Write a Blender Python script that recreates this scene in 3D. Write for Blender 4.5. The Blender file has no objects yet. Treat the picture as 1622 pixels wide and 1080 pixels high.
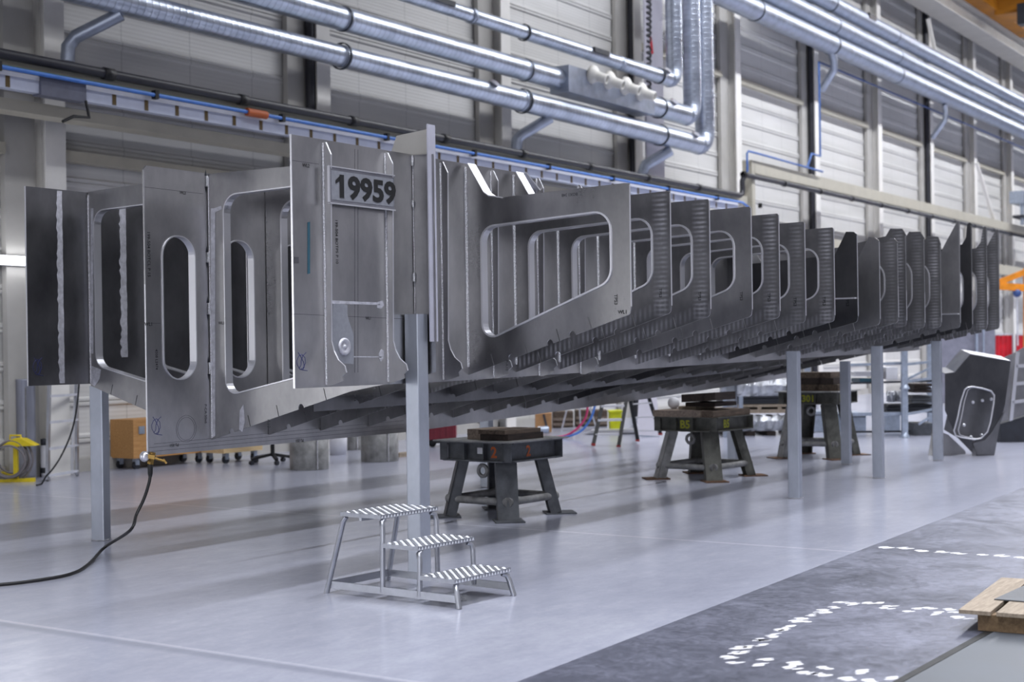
import bpy, math, random
from mathutils import Vector, Matrix
from mathutils.geometry import tessellate_polygon
random.seed(7)
scene = bpy.context.scene
COL = scene.collection
# ------------------------------------------------------------------ camera calibration (50 mm lens, slight roll)
f, h, rho = 2253.0, 1.52, 0.015
aL = math.atan(1509.0 / f); ca, sa = math.cos(aL), math.sin(aL)
FWD = Vector((ca, sa, 0)); RGT = Vector((sa, -ca, 0)); UP = Vector((0, 0, 1))
def ray(px, py):
    u, v = px - 811, py - 552.6
    u2 = math.cos(rho) * u - math.sin(rho) * v; v2 = math.sin(rho) * u + math.cos(rho) * v
    return FWD + RGT * (u2 / f) - UP * (v2 / f)
EYE = Vector((0, 0, h))
def atX(px, py, X): r = ray(px, py); return EYE + r * (X / r.x)
def atY(px, py, Y): r = ray(px, py); return EYE + r * (Y / r.y)
def atZ(px, py, Z): r = ray(px, py); return EYE + r * ((Z - h) / r.z)
def atD(px, py, d): return EYE + ray(px, py) * d
def flo(px, py): return atZ(px, py, 0.0)
# ------------------------------------------------------------------ mesh builder
class MB:
    def __init__(s): s.v = []; s.f = []; s.sm = []
    def add(s, vs, fs, smooth=False):
        b = len(s.v); s.v += [Vector(p) for p in vs]
        for q in fs: s.f.append([b + i for i in q]); s.sm.append(smooth)
        return s
    def box(s, lo, hi):
        x0, y0, z0 = lo; x1, y1, z1 = hi
        return s.add([(x0,y0,z0),(x1,y0,z0),(x1,y1,z0),(x0,y1,z0),(x0,y0,z1),(x1,y0,z1),(x1,y1,z1),(x0,y1,z1)],
                     [(0,3,2,1),(4,5,6,7),(0,1,5,4),(1,2,6,5),(2,3,7,6),(3,0,4,7)])
    def obox(s, c, ax, ay, az):  # centre and half axes
        c, ax, ay, az = map(Vector, (c, ax, ay, az))
        vs = [c + ax*i + ay*j + az*k for k in (-1,1) for j, i in ((-1,-1),(-1,1),(1,1),(1,-1))]
        return s.add(vs, [(0,3,2,1),(4,5,6,7),(0,1,5,4),(1,2,6,5),(2,3,7,6),(3,0,4,7)])
    def bar(s, p0, p1, w, t, side=None):  # rectangular bar; w along side vector, t across
        p0, p1 = Vector(p0), Vector(p1); d = (p1 - p0)
        sd = Vector(side) if side is not None else (UP.cross(d) if abs(d.normalized().z) < .95 else Vector((1,0,0)))
        sd = (sd - d * (sd.dot(d) / d.length_squared)).normalized(); n = d.normalized().cross(sd)
        return s.obox((p0 + p1) / 2, d / 2, sd * (w / 2), n * (t / 2))
    def prism(s, loop, off, holes=()):
        """flat polygon (3-D points) with holes, extruded by the vector off"""
        loops = [[Vector(p) for p in loop]] + [[Vector(p) for p in q] for q in holes]
        off = Vector(off); flat = [p for l in loops for p in l]; n = len(flat)
        # local 2-D frame
        nn = off.normalized(); e1 = nn.orthogonal().normalized(); e2 = nn.cross(e1)
        tri = tessellate_polygon([[Vector((p.dot(e1), p.dot(e2), 0)) for p in l] for l in loops])
        vs = flat + [p + off for p in flat]; fs = []
        for t in tri:
            a, b, c = (flat[i] for i in t)
            if (b - a).cross(c - a).dot(nn) > 0: t = (t[0], t[2], t[1])
            fs.append(tuple(t)); fs.append(tuple(i + n for i in reversed(t)))
        b = 0
        for l in loops:
            m = len(l)
            for i in range(m):
                j = (i + 1) % m; fs.append((b+i, b+j, b+j+n, b+i+n))
            b += m
        return s.add(vs, fs)
    def tube(s, path, r, n=12, caps=True, closed=False):
        path = [Vector(p) for p in path]; m = len(path)
        rs = r if isinstance(r, (list, tuple)) else [r] * m
        vs = []; prev = None
        for i, p in enumerate(path):
            if closed: d = path[(i+1) % m] - path[i-1]
            else: d = path[min(i+1, m-1)] - path[max(i-1, 0)]
            d.normalize()
            if prev is None: e = d.orthogonal().normalized()
            else:
                e = prev - d * prev.dot(d); e = e.normalized() if e.length > 1e-6 else d.orthogonal().normalized()
            prev = e; g = d.cross(e)
            vs += [p + (e * math.cos(2*math.pi*k/n) + g * math.sin(2*math.pi*k/n)) * rs[i] for k in range(n)]
        fs = []
        for i in range(m if closed else m - 1):
            j = (i + 1) % m
            for k in range(n): fs.append((i*n+k, i*n+(k+1)%n, j*n+(k+1)%n, j*n+k))
        s.add(vs, fs, True)
        if caps and not closed: s.add(vs[:n], [tuple(reversed(range(n)))]); s.add(vs[-n:], [tuple(range(n))])
        return s
    def cyl(s, p0, p1, r, n=16, r2=None): return s.tube([p0, p1], [r, r if r2 is None else r2], n)
    def ball(s, c, r, n=10, sc=(1,1,1)):
        c = Vector(c); vs = []; fs = []
        for i in range(n + 1):
            th = math.pi * i / n
            for k in range(2*n):
                ph = math.pi * k / n
                vs.append(c + Vector((math.sin(th)*math.cos(ph)*sc[0], math.sin(th)*math.sin(ph)*sc[1], math.cos(th)*sc[2])) * r)
        for i in range(n):
            for k in range(2*n):
                k2 = (k + 1) % (2*n); fs.append((i*2*n+k, (i+1)*2*n+k, (i+1)*2*n+k2, i*2*n+k2))
        return s.add(vs, fs, True)
    def lathe(s, c, axis, prof, n=24):
        c, ax = Vector(c), Vector(axis).normalized(); e = ax.orthogonal().normalized(); g = ax.cross(e); vs = []; fs = []
        for (r, z) in prof:
            vs += [c + ax*z + (e*math.cos(2*math.pi*k/n) + g*math.sin(2*math.pi*k/n))*r for k in range(n)]
        for i in range(len(prof) - 1):
            for k in range(n): fs.append((i*n+k, i*n+(k+1)%n, (i+1)*n+(k+1)%n, (i+1)*n+k))
        return s.add(vs, fs, True)
    def build(s, name, mat, parent=None, org=None, kind=None):
        org = Vector(org) if org is not None else Vector((0, 0, 0))
        me = bpy.data.meshes.new(name)
        me.from_pydata([p - org for p in s.v], [], s.f); me.update()
        for p, q in zip(me.polygons, s.sm): p.use_smooth = q
        me.materials.append(mat)
        o = bpy.data.objects.new(name, me); COL.objects.link(o)
        o.location = org
        if parent is not None:
            base = Vector((0,0,0)); q = parent
            while q is not None: base += q.location; q = q.parent
            o.parent = parent; o.location = org - base
        if kind: o['kind'] = kind
        return o
def thing(name, label, cat, loc=(0,0,0), group=None, kind=None):
    o = bpy.data.objects.new(name, None); COL.objects.link(o); o.location = loc
    o.empty_display_size = .1
    return tag(o, label, cat, group, kind)
def tag(o, label, cat, group=None, kind=None):
    o['label'] = label; o['category'] = cat
    if group: o['group'] = group
    if kind: o['kind'] = kind
    return o
def copy_tree(o, parent=None):
    c = o.copy(); COL.objects.link(c)
    if parent is not None: c.parent = parent
    for ch in list(o.children): copy_tree(ch, c)
    return c
def rpoly(pts, rad, n=6):
    """round the corners of a closed 2-D polygon"""
    out = []; m = len(pts)
    for i in range(m):
        p, a, b = Vector(pts[i]), Vector(pts[i-1]), Vector(pts[(i+1) % m])
        r = rad[i] if isinstance(rad, (list, tuple)) else rad
        u, v = (a - p), (b - p); lu, lv = u.length, v.length; u.normalize(); v.normalize()
        ang = math.acos(max(-1, min(1, u.dot(v))))
        if r <= 0 or ang > 3.1: out.append(tuple(p)); continue
        t = min(r / math.tan(ang / 2), lu * .48, lv * .48); rr = t * math.tan(ang / 2)
        bis = (u + v).normalized(); c = p + bis * (rr / math.sin(ang / 2))
        s0 = p + u * t - c; s1 = p + v * t - c
        a0 = math.atan2(s0.y, s0.x); d = math.atan2(s1.y, s1.x) - a0
        while d > math.pi: d -= 2*math.pi
        while d < -math.pi: d += 2*math.pi
        for k in range(n + 1): out.append((c.x + rr*math.cos(a0 + d*k/n), c.y + rr*math.sin(a0 + d*k/n)))
    return out
def inset(loop, t):
    m = len(loop); out = []
    area = sum(loop[i-1][0]*loop[i][1] - loop[i][0]*loop[i-1][1] for i in range(m))
    sg = 1 if area > 0 else -1
    for i in range(m):
        a, b = Vector(loop[i-1]), Vector(loop[(i+1) % m]); d = (b - a).normalized()
        out.append((loop[i][0] - d.y*t*sg, loop[i][1] + d.x*t*sg))
    return out
def MX(loop, X): return [(X, y, z) for y, z in loop]
def MY(loop, Y): return [(x, Y, z) for x, z in loop]
def rim_x(loop, X, d0, d1, t, mat, parent, name='opening_rim'):
    ins = inset(loop, t); m = len(loop); b = MB(); vs = []
    for q, x in ((loop, X-d0), (ins, X-d0), (ins, X+d1), (loop, X+d1)): vs += MX(q, x)
    fs = []
    for i in range(m):
        j = (i+1) % m
        for r in range(4):
            r2 = (r+1) % 4; fs.append((r*m+i, r*m+j, r2*m+j, r2*m+i))
    b.add(vs, fs, False); return b.build(name, mat, parent)
def rim_y(loop, Y, d0, d1, t, mat, parent, name='opening_rim'):
    ins = inset(loop, t); m = len(loop); b = MB(); vs = []
    for q, y in ((loop, Y-d0), (ins, Y-d0), (ins, Y+d1), (loop, Y+d1)): vs += MY(q, y)
    fs = []
    for i in range(m):
        j = (i+1) % m
        for r in range(4):
            r2 = (r+1) % 4; fs.append((r*m+i, r*m+j, r2*m+j, r2*m+i))
    b.add(vs, fs, False); return b.build(name, mat, parent)
def text_mb(s, size, ex, ey, pos, bold=0.0, th=0.001, align='LEFT', sx=1.0):
    """lettering as flat mesh; ex / ey = reading and up directions"""
    cu = bpy.data.curves.new('lettering', 'FONT'); cu.body = s; cu.size = size; cu.offset = bold; cu.align_x = align; cu.resolution_u = 3
    o = bpy.data.objects.new('lettering', cu); COL.objects.link(o)
    dg = bpy.context.evaluated_depsgraph_get(); me = bpy.data.meshes.new_from_object(o.evaluated_get(dg))
    b = MB(); ex, ey, pos = Vector(ex), Vector(ey), Vector(pos); nz = ex.cross(ey).normalized()
    b.add([pos + ex*v.co.x*sx + ey*v.co.y + nz*th for v in me.vertices], [tuple(p.vertices) for p in me.polygons])
    bpy.data.objects.remove(o); bpy.data.curves.remove(cu); bpy.data.meshes.remove(me)
    return b
# ------------------------------------------------------------------ materials
def srgb(r, g, b):
    g_ = lambda c: c/12.92 if c <= .04045 else ((c+.055)/1.055)**2.4
    return (g_(r), g_(g), g_(b), 1)
class NT:
    def __init__(s, name):
        s.m = bpy.data.materials.new(name); s.m.use_nodes = True; s.t = s.m.node_tree
        s.b = s.t.nodes['Principled BSDF']; s.tc = s.t.nodes.new('ShaderNodeTexCoord')
    def n(s, typ, **kw):
        q = s.t.nodes.new(typ)
        for k, v in kw.items(): setattr(q, k, v)
        return q
    def l(s, a, b): s.t.links.new(a, b)
    def set(s, **kw):
        for k, v in kw.items(): s.b.inputs[k].default_value = v
    def math(s, op, a, b=0.0, c=None, clamp=False):
        q = s.n('ShaderNodeMath', operation=op, use_clamp=clamp)
        for i, x in enumerate((a, b) if c is None else (a, b, c)):
            if isinstance(x, (int, float)): q.inputs[i].default_value = x
            else: s.l(x, q.inputs[i])
        return q.outputs[0]
    def noise(s, scale, sc=(1,1,1), detail=3.0, rough=.6, coord='Object', dist=0.0):
        mp = s.n('ShaderNodeMapping'); mp.inputs['Scale'].default_value = sc
        s.l(s.tc.outputs[coord], mp.inputs['Vector'])
        q = s.n('ShaderNodeTexNoise'); q.inputs['Scale'].default_value = scale; q.inputs['Detail'].default_value = detail
        q.inputs['Roughness'].default_value = rough; q.inputs['Distortion'].default_value = dist
        s.l(mp.outputs[0], q.inputs['Vector']); return q.outputs['Fac']
    def ramp(s, fac, stops):
        q = s.n('ShaderNodeValToRGB'); e = q.color_ramp.elements
        while len(e) < len(stops): e.new(.5)
        for el, (p, c) in zip(e, stops): el.position = p; el.color = c if len(c) == 4 else (*c, 1)
        s.l(fac, q.inputs['Fac']); return q.outputs['Color']
    def rng(s, fac, a, b, lo=0.0, hi=1.0):
        q = s.n('ShaderNodeMapRange'); q.inputs['From Min'].default_value = lo; q.inputs['From Max'].default_value = hi
        q.inputs['To Min'].default_value = a; q.inputs['To Max'].default_value = b; s.l(fac, q.inputs['Value']); return q.outputs[0]
    def mix(s, fac, a, b):
        q = s.n('ShaderNodeMix', data_type='RGBA')
        for i, x in ((0, fac), (6, a), (7, b)):
            if hasattr(x, 'links'): s.l(x, q.inputs[i])
            else: q.inputs[i].default_value = x
        return q.outputs[2]
    def bump(s, hgt, strength=.3, dist=.01):
        q = s.n('ShaderNodeBump'); q.inputs['Strength'].default_value = strength; q.inputs['Distance'].default_value = dist
        s.l(hgt, q.inputs['Height']); s.l(q.outputs[0], s.b.inputs['Normal'])
    def xyz(s, coord='Object'):
        q = s.n('ShaderNodeSeparateXYZ'); s.l(s.tc.outputs[coord], q.inputs[0]); return q.outputs
def paint(name, col, rough=.5, metal=0.0, var=.12, scale=6.0, bump=0.0, sc=(1,1,1)):
    t = NT(name); n = t.noise(scale, sc, 4)
    c = srgb(*col); d = tuple(max(0, x*(1-var*1.6)) for x in c[:3]) + (1,); e = tuple(min(1, x*(1+var)) for x in c[:3]) + (1,)
    t.l(t.ramp(n, [(.3, d), (.7, e)]), t.b.inputs['Base Color'])
    t.l(t.rng(n, max(.05, rough-.08), min(1, rough+.08)), t.b.inputs['Roughness']); t.set(Metallic=metal)
    if bump: t.bump(t.noise(scale*6, sc, 4), bump, .01)
    return t.m
def alu(name, lo, hi, rough=.36, ripple=0, metal=1.0, streak=(2, 2, 40)):
    """brushed aluminium plate; ripple adds the rows of heat marks along the outer and lower edges of a frame"""
    t = NT(name); n = t.noise(2.2, (1,1,.6), 5, .65); st = t.noise(6, streak, 3); sp = t.noise(60, (1,1,1), 2)
    base = t.ramp(n, [(.3, srgb(*lo)), (.72, srgb(*hi))])
    rg = t.math('ADD', t.rng(n, rough-.07, rough+.09), t.rng(st, -.015, .015))
    if ripple:
        X, Y, Z = t.xyz()
        d1 = t.rng(Y, 1, 0, .07, .15); d0 = t.rng(Y, 0, 1, .015, .05)
        m1 = t.math('MULTIPLY', d1, d0, clamp=True)
        w1 = t.math('SINE', t.math('ADD', t.math('MULTIPLY', Z, 2*math.pi/.034), t.math('MULTIPLY', n, 9.0)))
        dist = t.math('ADD', Z, t.math('MULTIPLY', Y, .31))
        m2 = t.math('MULTIPLY', t.rng(dist, 1, 0, .07, .12), t.rng(dist, 0, 1, .005, .03), clamp=True)
        m2 = t.math('MULTIPLY', m2, t.rng(t.noise(1.7, (1,1,1), 2), 0, 1, .36, .5), clamp=True)
        w2 = t.math('SINE', t.math('MULTIPLY', Y, 2*math.pi/.04))
        r = t.math('ADD', t.math('MULTIPLY', m1, t.rng(w1, .15, 1, -.6, 1)), t.math('MULTIPLY', m2, t.rng(w2, .1, .9, -.6, 1)), clamp=True)
        r = t.math('MULTIPLY', t.math('MULTIPLY', r, t.rng(t.noise(5, (1,1,1), 3), .25, 1, .35, .62)), ripple * .85, clamp=True)
        base = t.mix(r, base, srgb(.90, .90, .93))
        rg = t.math('ADD', rg, t.math('MULTIPLY', r, .22)); 
    t.l(base, t.b.inputs['Base Color']); t.l(rg, t.b.inputs['Roughness']); t.set(Metallic=metal)
    return t.m
M = {}
M['alu'] = alu('brushed_aluminium', (.54,.54,.55), (.70,.695,.70), .33)
M['alu_girder'] = alu('girder_aluminium', (.62,.62,.63), (.77,.765,.77), .33)
M['alu_ripple'] = alu('heat_marked_aluminium', (.44,.44,.45), (.60,.595,.60), ripple=.75)
M['alu_soft'] = alu('faintly_marked_aluminium', (.46,.46,.47), (.61,.605,.61), ripple=.4)
M['alu_deep'] = alu('dark_smooth_aluminium', (.33,.33,.34), (.42,.42,.43), .3)
M['alu_grad'] = alu('plain_aluminium', (.52,.52,.53), (.67,.665,.67), .28)
M['sawn'] = paint('pale_sawn_plate', (.66,.65,.63), .5, .3, .06, 4)  # lit look of the riser plate is put into this pale colour
M['sawn_lt'] = paint('bright_sawn_bar', (.74,.74,.79), .5, .3, .05, 8)
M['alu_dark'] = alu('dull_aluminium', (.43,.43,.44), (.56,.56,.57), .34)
_e = NT('bright_aluminium_edge'); _e.set(**{'Base Color': srgb(.90,.90,.92), 'Roughness': .30, 'Metallic': .85}); M['alu_edge'] = _e.m
M['weld'] = paint('weld_bead', (.86,.86,.88), .38, .85, .25, 90, .8)
M['ground'] = paint('ground_bright_metal', (.80,.80,.83), .5, .7, .15, 25, .3)
M['pillar'] = alu('aluminium_box_section', (.64,.66,.70), (.76,.78,.82), .42, metal=.8, streak=(14,14,1))
M['ink'] = paint('black_ink', (.10,.10,.11), .6)
M['fade_ink'] = paint('faded_ink', (.27,.27,.29), .6)
M['blue_ink'] = paint('blue_marker', (.14,.17,.40), .6)
M['teal'] = paint('teal_tape', (.16,.32,.38), .5)
M['numeral'] = paint('numeral_black', (.05,.05,.06), .55)
M['sticker'] = paint('grey_plate_face', (.60,.61,.64), .45, .55, .06, 40)
M['plate_edge'] = paint('number_plate_metal', (.55,.55,.58), .42, .7, .08)
M['steel'] = paint('grey_painted_steel', (.33,.34,.36), .5, .25, .25, 8, .1)
M['steel_worn'] = paint('worn_olive_grey_steel', (.34,.34,.32), .55, .25, .35, 7, .15)
M['steel_lt'] = paint('worn_light_steel', (.55,.55,.55), .5, .3, .25, 9, .1)
M['rust'] = paint('rust_brown', (.38,.27,.19), .8, 0, .4, 15, .2)
M['orange_mark'] = paint('orange_marker', (.72,.36,.16), .6)
M['yellow_mark'] = paint('yellow_chalk', (.70,.70,.22), .7)
M['white_mark'] = paint('white_label', (.88,.88,.90), .5)
M['yellow'] = paint('yellow_paint', (.90,.80,.05), .4, 0, .12)
M['yellow_bin'] = paint('lime_yellow_plastic', (.84,.86,.12), .5)
M['black'] = paint('black_rubber', (.08,.08,.09), .5, 0, .2)
M['dark'] = paint('dark_charcoal', (.15,.16,.19), .5, 0, .2)
M['grey_hose'] = paint('grey_hose', (.48,.46,.47), .5)
M['red_foot'] = paint('red_rubber', (.62,.18,.18), .5)
M['red'] = paint('red_sheet', (.80,.14,.20), .5, 0, .2, 3)
M['red_crate'] = paint('dark_red_plastic', (.50,.17,.22), .5)
M['blue'] = paint('blue_pipe', (.30,.50,.82), .45)
M['blue_md'] = paint('mid_blue_pipe', (.27,.42,.68), .45)
M['orange_dk'] = paint('amber_crane_paint', (.70,.45,.08), .5, 0, .2, 1)  # crane orange darkened in its colour for the shade it hangs in
M['blue_dk'] = paint('dark_blue_pipe', (.20,.30,.52), .45)
M['pink'] = paint('pink_red_hose', (.80,.25,.45), .5)
M['brass'] = paint('brass', (.62,.50,.28), .35, .9, .15)
M['galv'] = paint('galvanised_frame', (.68,.72,.78), .42, .6, .12, 14)
M['step'] = paint('checker_tread', (.62,.63,.66), .34, .8, .1, 30)
M['tube_alu'] = paint('step_tube_aluminium', (.68,.69,.72), .35, .85, .1)
M['white_al'] = paint('white_aluminium', (.86,.87,.90), .4, .5, .08)
M['tank'] = paint('grey_tank', (.60,.61,.66), .45, .4, .1, 3, sc=(4,4,.6))
M['white'] = paint('white_plastic', (.88,.88,.90), .45, 0, .05)
M['offwhite'] = paint('cream_white_plastic', (.90,.89,.86), .45, 0, .05)
M['orange'] = paint('orange_crane_paint', (.86,.52,.08), .45, 0, .15)
M['card'] = paint('brown_cardboard', (.74,.56,.38), .8)
M['column'] = paint('cream_steel_column', (.92,.91,.89), .55, 0, .05, 2)
M['web'] = paint('cream_steel_web', (.72,.71,.69), .6, 0, .06, 2)
M['beam'] = paint('beige_wall_beam', (.72,.70,.64), .5, 0, .06, 3)
M['trunk'] = paint('pale_blue_trunking', (.74,.76,.83), .45, 0, .04)
M['divider'] = paint('brown_divider', (.36,.29,.16), .6)
M['foil'] = paint('silver_foil_wrap', (.78,.79,.81), .3, .6, .35, 5, 1.0)
M['panel_light'] = paint('lilac_white_sheet', (.80,.79,.84), .45, 0, .05, 2)
M['joint'] = paint('black_gap_strip', (.07,.07,.08), .6)
def wood(name, a, b, rough=.7):
    t = NT(name); n = t.noise(5, (1, 9, 9), 5, .65, dist=.6)
    t.l(t.ramp(n, [(.3, srgb(*a)), (.7, srgb(*b))]), t.b.inputs['Base Color']); t.set(Roughness=rough); t.bump(n, .25, .004); return t.m
M['wood'] = wood('pallet_wood', (.50,.45,.39), (.68,.62,.55))
M['bearer'] = wood('brown_bearer_wood', (.36,.28,.19), (.50,.41,.30))
M['ply'] = wood('brown_plywood', (.66,.47,.27), (.76,.58,.36))
M['pine'] = wood('pale_pine', (.80,.68,.50), (.90,.80,.62))
M['timber'] = wood('old_grey_timber', (.22,.18,.15), (.44,.38,.33), .85)
M['timber_dk'] = wood('dark_timber', (.12,.10,.09), (.24,.19,.17), .8)
M['timber_lt'] = wood('weathered_timber', (.42,.37,.33), (.60,.54,.49), .85)
def duct(name, axis, lo=(.66,.69,.74), hi=(.82,.85,.90)):
    t = NT(name); X, Y, Z = t.xyz(); n = t.noise(2.5, (1,1,1), 4)
    c = (X, Y, Z)[axis]; w = t.math('SINE', t.math('MULTIPLY', c, 2*math.pi/.115)); w2 = t.math('POWER', t.rng(w, 0, 1, -1, 1), 10)
    col = t.ramp(n, [(.3, srgb(*lo)), (.7, srgb(*hi))])
    t.l(t.mix(t.math('MULTIPLY', w2, .30), col, srgb(.45,.48,.55)), t.b.inputs['Base Color'])
    t.l(t.rng(n, .26, .42), t.b.inputs['Roughness']); t.set(Metallic=.92); t.bump(w2, .35, .006); return t.m
M['duct_x'] = duct('galvanised_duct', 0); M['duct_z'] = duct('galvanised_riser', 2, (.64,.67,.73), (.80,.83,.89))
M['duct_plain'] = paint('galvanised_sheet', (.67,.70,.76), .42, .85, .12, 5)
M['clamp'] = paint('dark_clamp_ring', (.25,.27,.30), .4, .6)
M['black_pipe'] = paint('black_wall_pipe', (.16,.16,.19), .45)
# ------------------------------------------------------------------ setting
YW, YF = 15.10, 14.78            # wall sheeting, column fronts
def floor_mat():
    t = NT('polished_concrete'); X, Y, Z = t.xyz()
    n1 = t.noise(.35, (1,1,1), 6, .6); n2 = t.noise(3.0, (1,2.2,1), 6, .7); n3 = t.noise(16, (1,1,1), 4, .7, dist=1.2)
    v = t.math('ADD', t.math('MULTIPLY', n1, .45), t.math('ADD', t.math('MULTIPLY', n2, .38), t.math('MULTIPLY', n3, .17)))
    col = t.ramp(v, [(.34, srgb(.57,.58,.64)), (.52, srgb(.655,.665,.725)), (.68, srgb(.74,.75,.80))])
    jx = 0
    for xj in (atZ(1240, 866, 0).x, atZ(150, 1005, 0).x):
        d = t.math('ABSOLUTE', t.math('SUBTRACT', X, xj)); k = t.rng(d, 1, 0, .012, .03); jx = k if jx == 0 else t.math('MAXIMUM', jx, k)
    col = t.mix(t.math('MULTIPLY', jx, t.rng(n3, .1, .9)), col, srgb(.80,.80,.85))
    d = t.math('ABSOLUTE', t.math('SUBTRACT', X, atZ(150, 1005, 0).x - .06)); col = t.mix(t.rng(d, .45, 0, .02, .07), col, srgb(.48,.49,.55))
    t.l(col, t.b.inputs['Base Color'])
    t.l(t.rng(v, .27, .13, .3, .7), t.b.inputs['Roughness']); t.set(**{'Specular IOR Level': .6})
    t.bump(t.math('ADD', n3, n2), .02, .003); return t.m
def wall_mat():
    t = NT('ribbed_sheeting'); X, Y, Z = t.xyz(); n = t.noise(.8, (.3,1,3), 4)
    w = t.math('SINE', t.math('MULTIPLY', Z, 2*math.pi/.058))
    col = t.ramp(n, [(.3, srgb(.78,.775,.76)), (.7, srgb(.86,.855,.845))])
    seam = t.math('ABSOLUTE', t.math('SUBTRACT', t.math('FRACT', t.math('DIVIDE', X, 1.25)), .5)); 
    col = t.mix(t.rng(seam, .35, 0, .004, .012), col, srgb(.5,.5,.5))
    t.l(col, t.b.inputs['Base Color']); t.set(Roughness=.42); t.bump(w, .15, .005); return t.m
M['floor'] = floor_mat(); M['wall'] = wall_mat()
MB().box((-14, -14, -.2), (95, YW + .4, 0)).build('floor', M['floor'], kind='structure')
# far wall: corrugated cross-section swept along the hall
prof = [(YW + .02, -.02)]; z = .02
while z < 14.6:
    prof += [(YW, z), (YW, z + .34), (YW - .03, z + .365), (YW - .03, z + .395), (YW - .010, z + .41), (YW - .03, z + .425), (YW - .03, z + .455)]
    z += .48
prof.append((YW, 15)); n = len(prof)
b = MB(); b.add([(x, y, zz) for x in (-14, 95) for y, zz in prof], [(i, i+1, n+i+1, n+i) for i in range(n-1)])
b.build('wall_far', M['wall'], kind='structure')
MB().box((95, -14, 0), (95.2, YW + .4, 15)).build('wall_end', paint('end_wall_grey', (.42,.42,.45), .7), kind='structure')
MB().box((-14, -14, 15), (95, YW + .4, 15.2)).build('ceiling', paint('roof_grey', (.50,.50,.52), .7), kind='structure')
# steel columns of the far wall (H-sections, 5 m apart)
cn = 0
for i in range(-1, 13):
    x = 11.765 + 5.125 * i
    b = MB(); b.box((x - .155, YF, 0), (x + .155, YF + .03, 14.9)); b.box((x - .02, YF + .03, 0), (x + .02, YW - .03, 14.9))
    b.box((x - .155, YW - .06, 0), (x + .155, YW - .036, 14.9))
    cn += 1; b.build('trim_%d' % cn, M['column'], kind='structure')
    b = MB(); b.box((x - .62, YW - .13, 0), (x - .17, YW - .037, 14.9)); cn += 1; b.build('trim_%d' % cn, M['web'], kind='structure')
    # inner rails between columns
    b = MB()
    for zz, hh in (((8.05, .14),) if x > 26 else ()) + (((4.02, .14),) if x < 31 else ()):
        b.box((x + .2, YW - .2, zz), (x + 4.47, YW - .04, zz + hh))
    cn += 1; b.build('trim_%d' % cn, M['beam'], kind='structure')
# wall beams: low on the left, one step higher on the right
b = MB(); b.box((-14, 14.1, 4.88), (31.2, 14.30, 5.06)); cn += 1; b.build('trim_%d' % cn, M['beam'], kind='structure')
b = MB(); b.box((-14, 14.2, 4.42), (31.2, 14.5, 4.56)); cn += 1; b.build('trim_%d' % cn, M['beam'], kind='structure')
b = MB(); b.box((31.4, 14.0, 5.62), (94, 14.25, 5.92)); b.box((31.25, 14.0, 4.2), (31.42, 14.25, 5.92)); cn += 1; b.build('trim_%d' % cn, M['beam'], kind='structure')
b = MB(); b.box((31.6, 14.1, 4.0), (94, 14.35, 4.35)); cn += 1; b.build('trim_%d' % cn, M['beam'], kind='structure')
zc = atY(1560, 45, 13.9).z
b = MB(); b.box((20, 13.6, zc - .35), (94, 14.4, zc - .3)); b.box((20, 13.95, zc - .3), (94, 14.0, zc + .3)); b.box((20, 13.7, zc + .3), (94, 14.3, zc + .35)); cn += 1
b.build('trim_%d' % cn, M['web'], kind='structure')
b = MB()
for (x0, y0, x1, y1) in ((1547, 258, 1575, 352), (1470, 30, 1482, 88)):
    b.bar(atY(x0, y0, 14.3), atY(x1, y1, 14.3), .12, .06)
cn += 1; b.build('trim_%d' % cn, M['column'], kind='structure')
b = MB(); b.box((-14, YW - .06, 0), (95, YW - .037, .16)); b.build('baseboard_far', M['web'], kind='structure')
# ------------------------------------------------------------------ lights, sky, camera
w = bpy.data.worlds.new('World'); scene.world = w; w.use_nodes = True
wt = w.node_tree; bg = wt.nodes['Background']
tc = wt.nodes.new('ShaderNodeTexCoord'); sx = wt.nodes.new('ShaderNodeSeparateXYZ'); rp = wt.nodes.new('ShaderNodeValToRGB')
wt.links.new(tc.outputs['Generated'], sx.inputs[0]); mr = wt.nodes.new('ShaderNodeMapRange'); mr.inputs['From Min'].default_value = -1
wt.links.new(sx.outputs['Z'], mr.inputs['Value']); wt.links.new(mr.outputs[0], rp.inputs[0])
e = rp.color_ramp.elements; e.new(.5); e.new(.56)
for el, (p, c) in zip(e, [(0, (.09,.09,.105)), (.49, (.11,.11,.125)), (.56, (.28,.28,.32)), (1, (.50,.51,.58))]): el.position = p; el.color = (*c, 1)
wt.links.new(rp.outputs[0], bg.inputs['Color']); bg.inputs['Strength'].default_value = 1.0
def area(name, loc, sx_, sy_, power, col=(.93,.95,1), rot=(0,0,0), spread=math.pi):
    l = bpy.data.lights.new(name, 'AREA'); l.shape = 'RECTANGLE'; l.size = sx_; l.size_y = sy_; l.energy = power; l.color = col; l.spread = spread
    o = bpy.data.objects.new(name, l); COL.objects.link(o); o.location = loc; o.rotation_euler = rot; return o
area('light_row_wall', (50, 8.6, 13.6), 58, .5, 6000)
area('light_row_middle', (36, 2.5, 14.2), 84, .5, 5200, spread=math.radians(125))
area('light_row_near', (36, -5, 14.2), 84, .8, 5200, spread=math.radians(125))
area('light_bay_door', (-13, -3, 5), 6, 8, 900, rot=(0, math.radians(-90), 0))  # added unseen area lamp at the back for contrast in the metal; no door
area('window_light', (-6, 14.9, 2.0), 9, 2.6, 480, rot=(math.radians(90), 0, math.radians(0)))  # added area lamp out of view, brightens the frame plates; no window is built
cam = bpy.data.cameras.new('camera'); co = bpy.data.objects.new('camera', cam); COL.objects.link(co)
cam.sensor_width = 36; cam.lens = f / 1622 * 36; cam.shift_y = 12.6 / 1622; cam.clip_start = .1; cam.clip_end = 300
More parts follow.
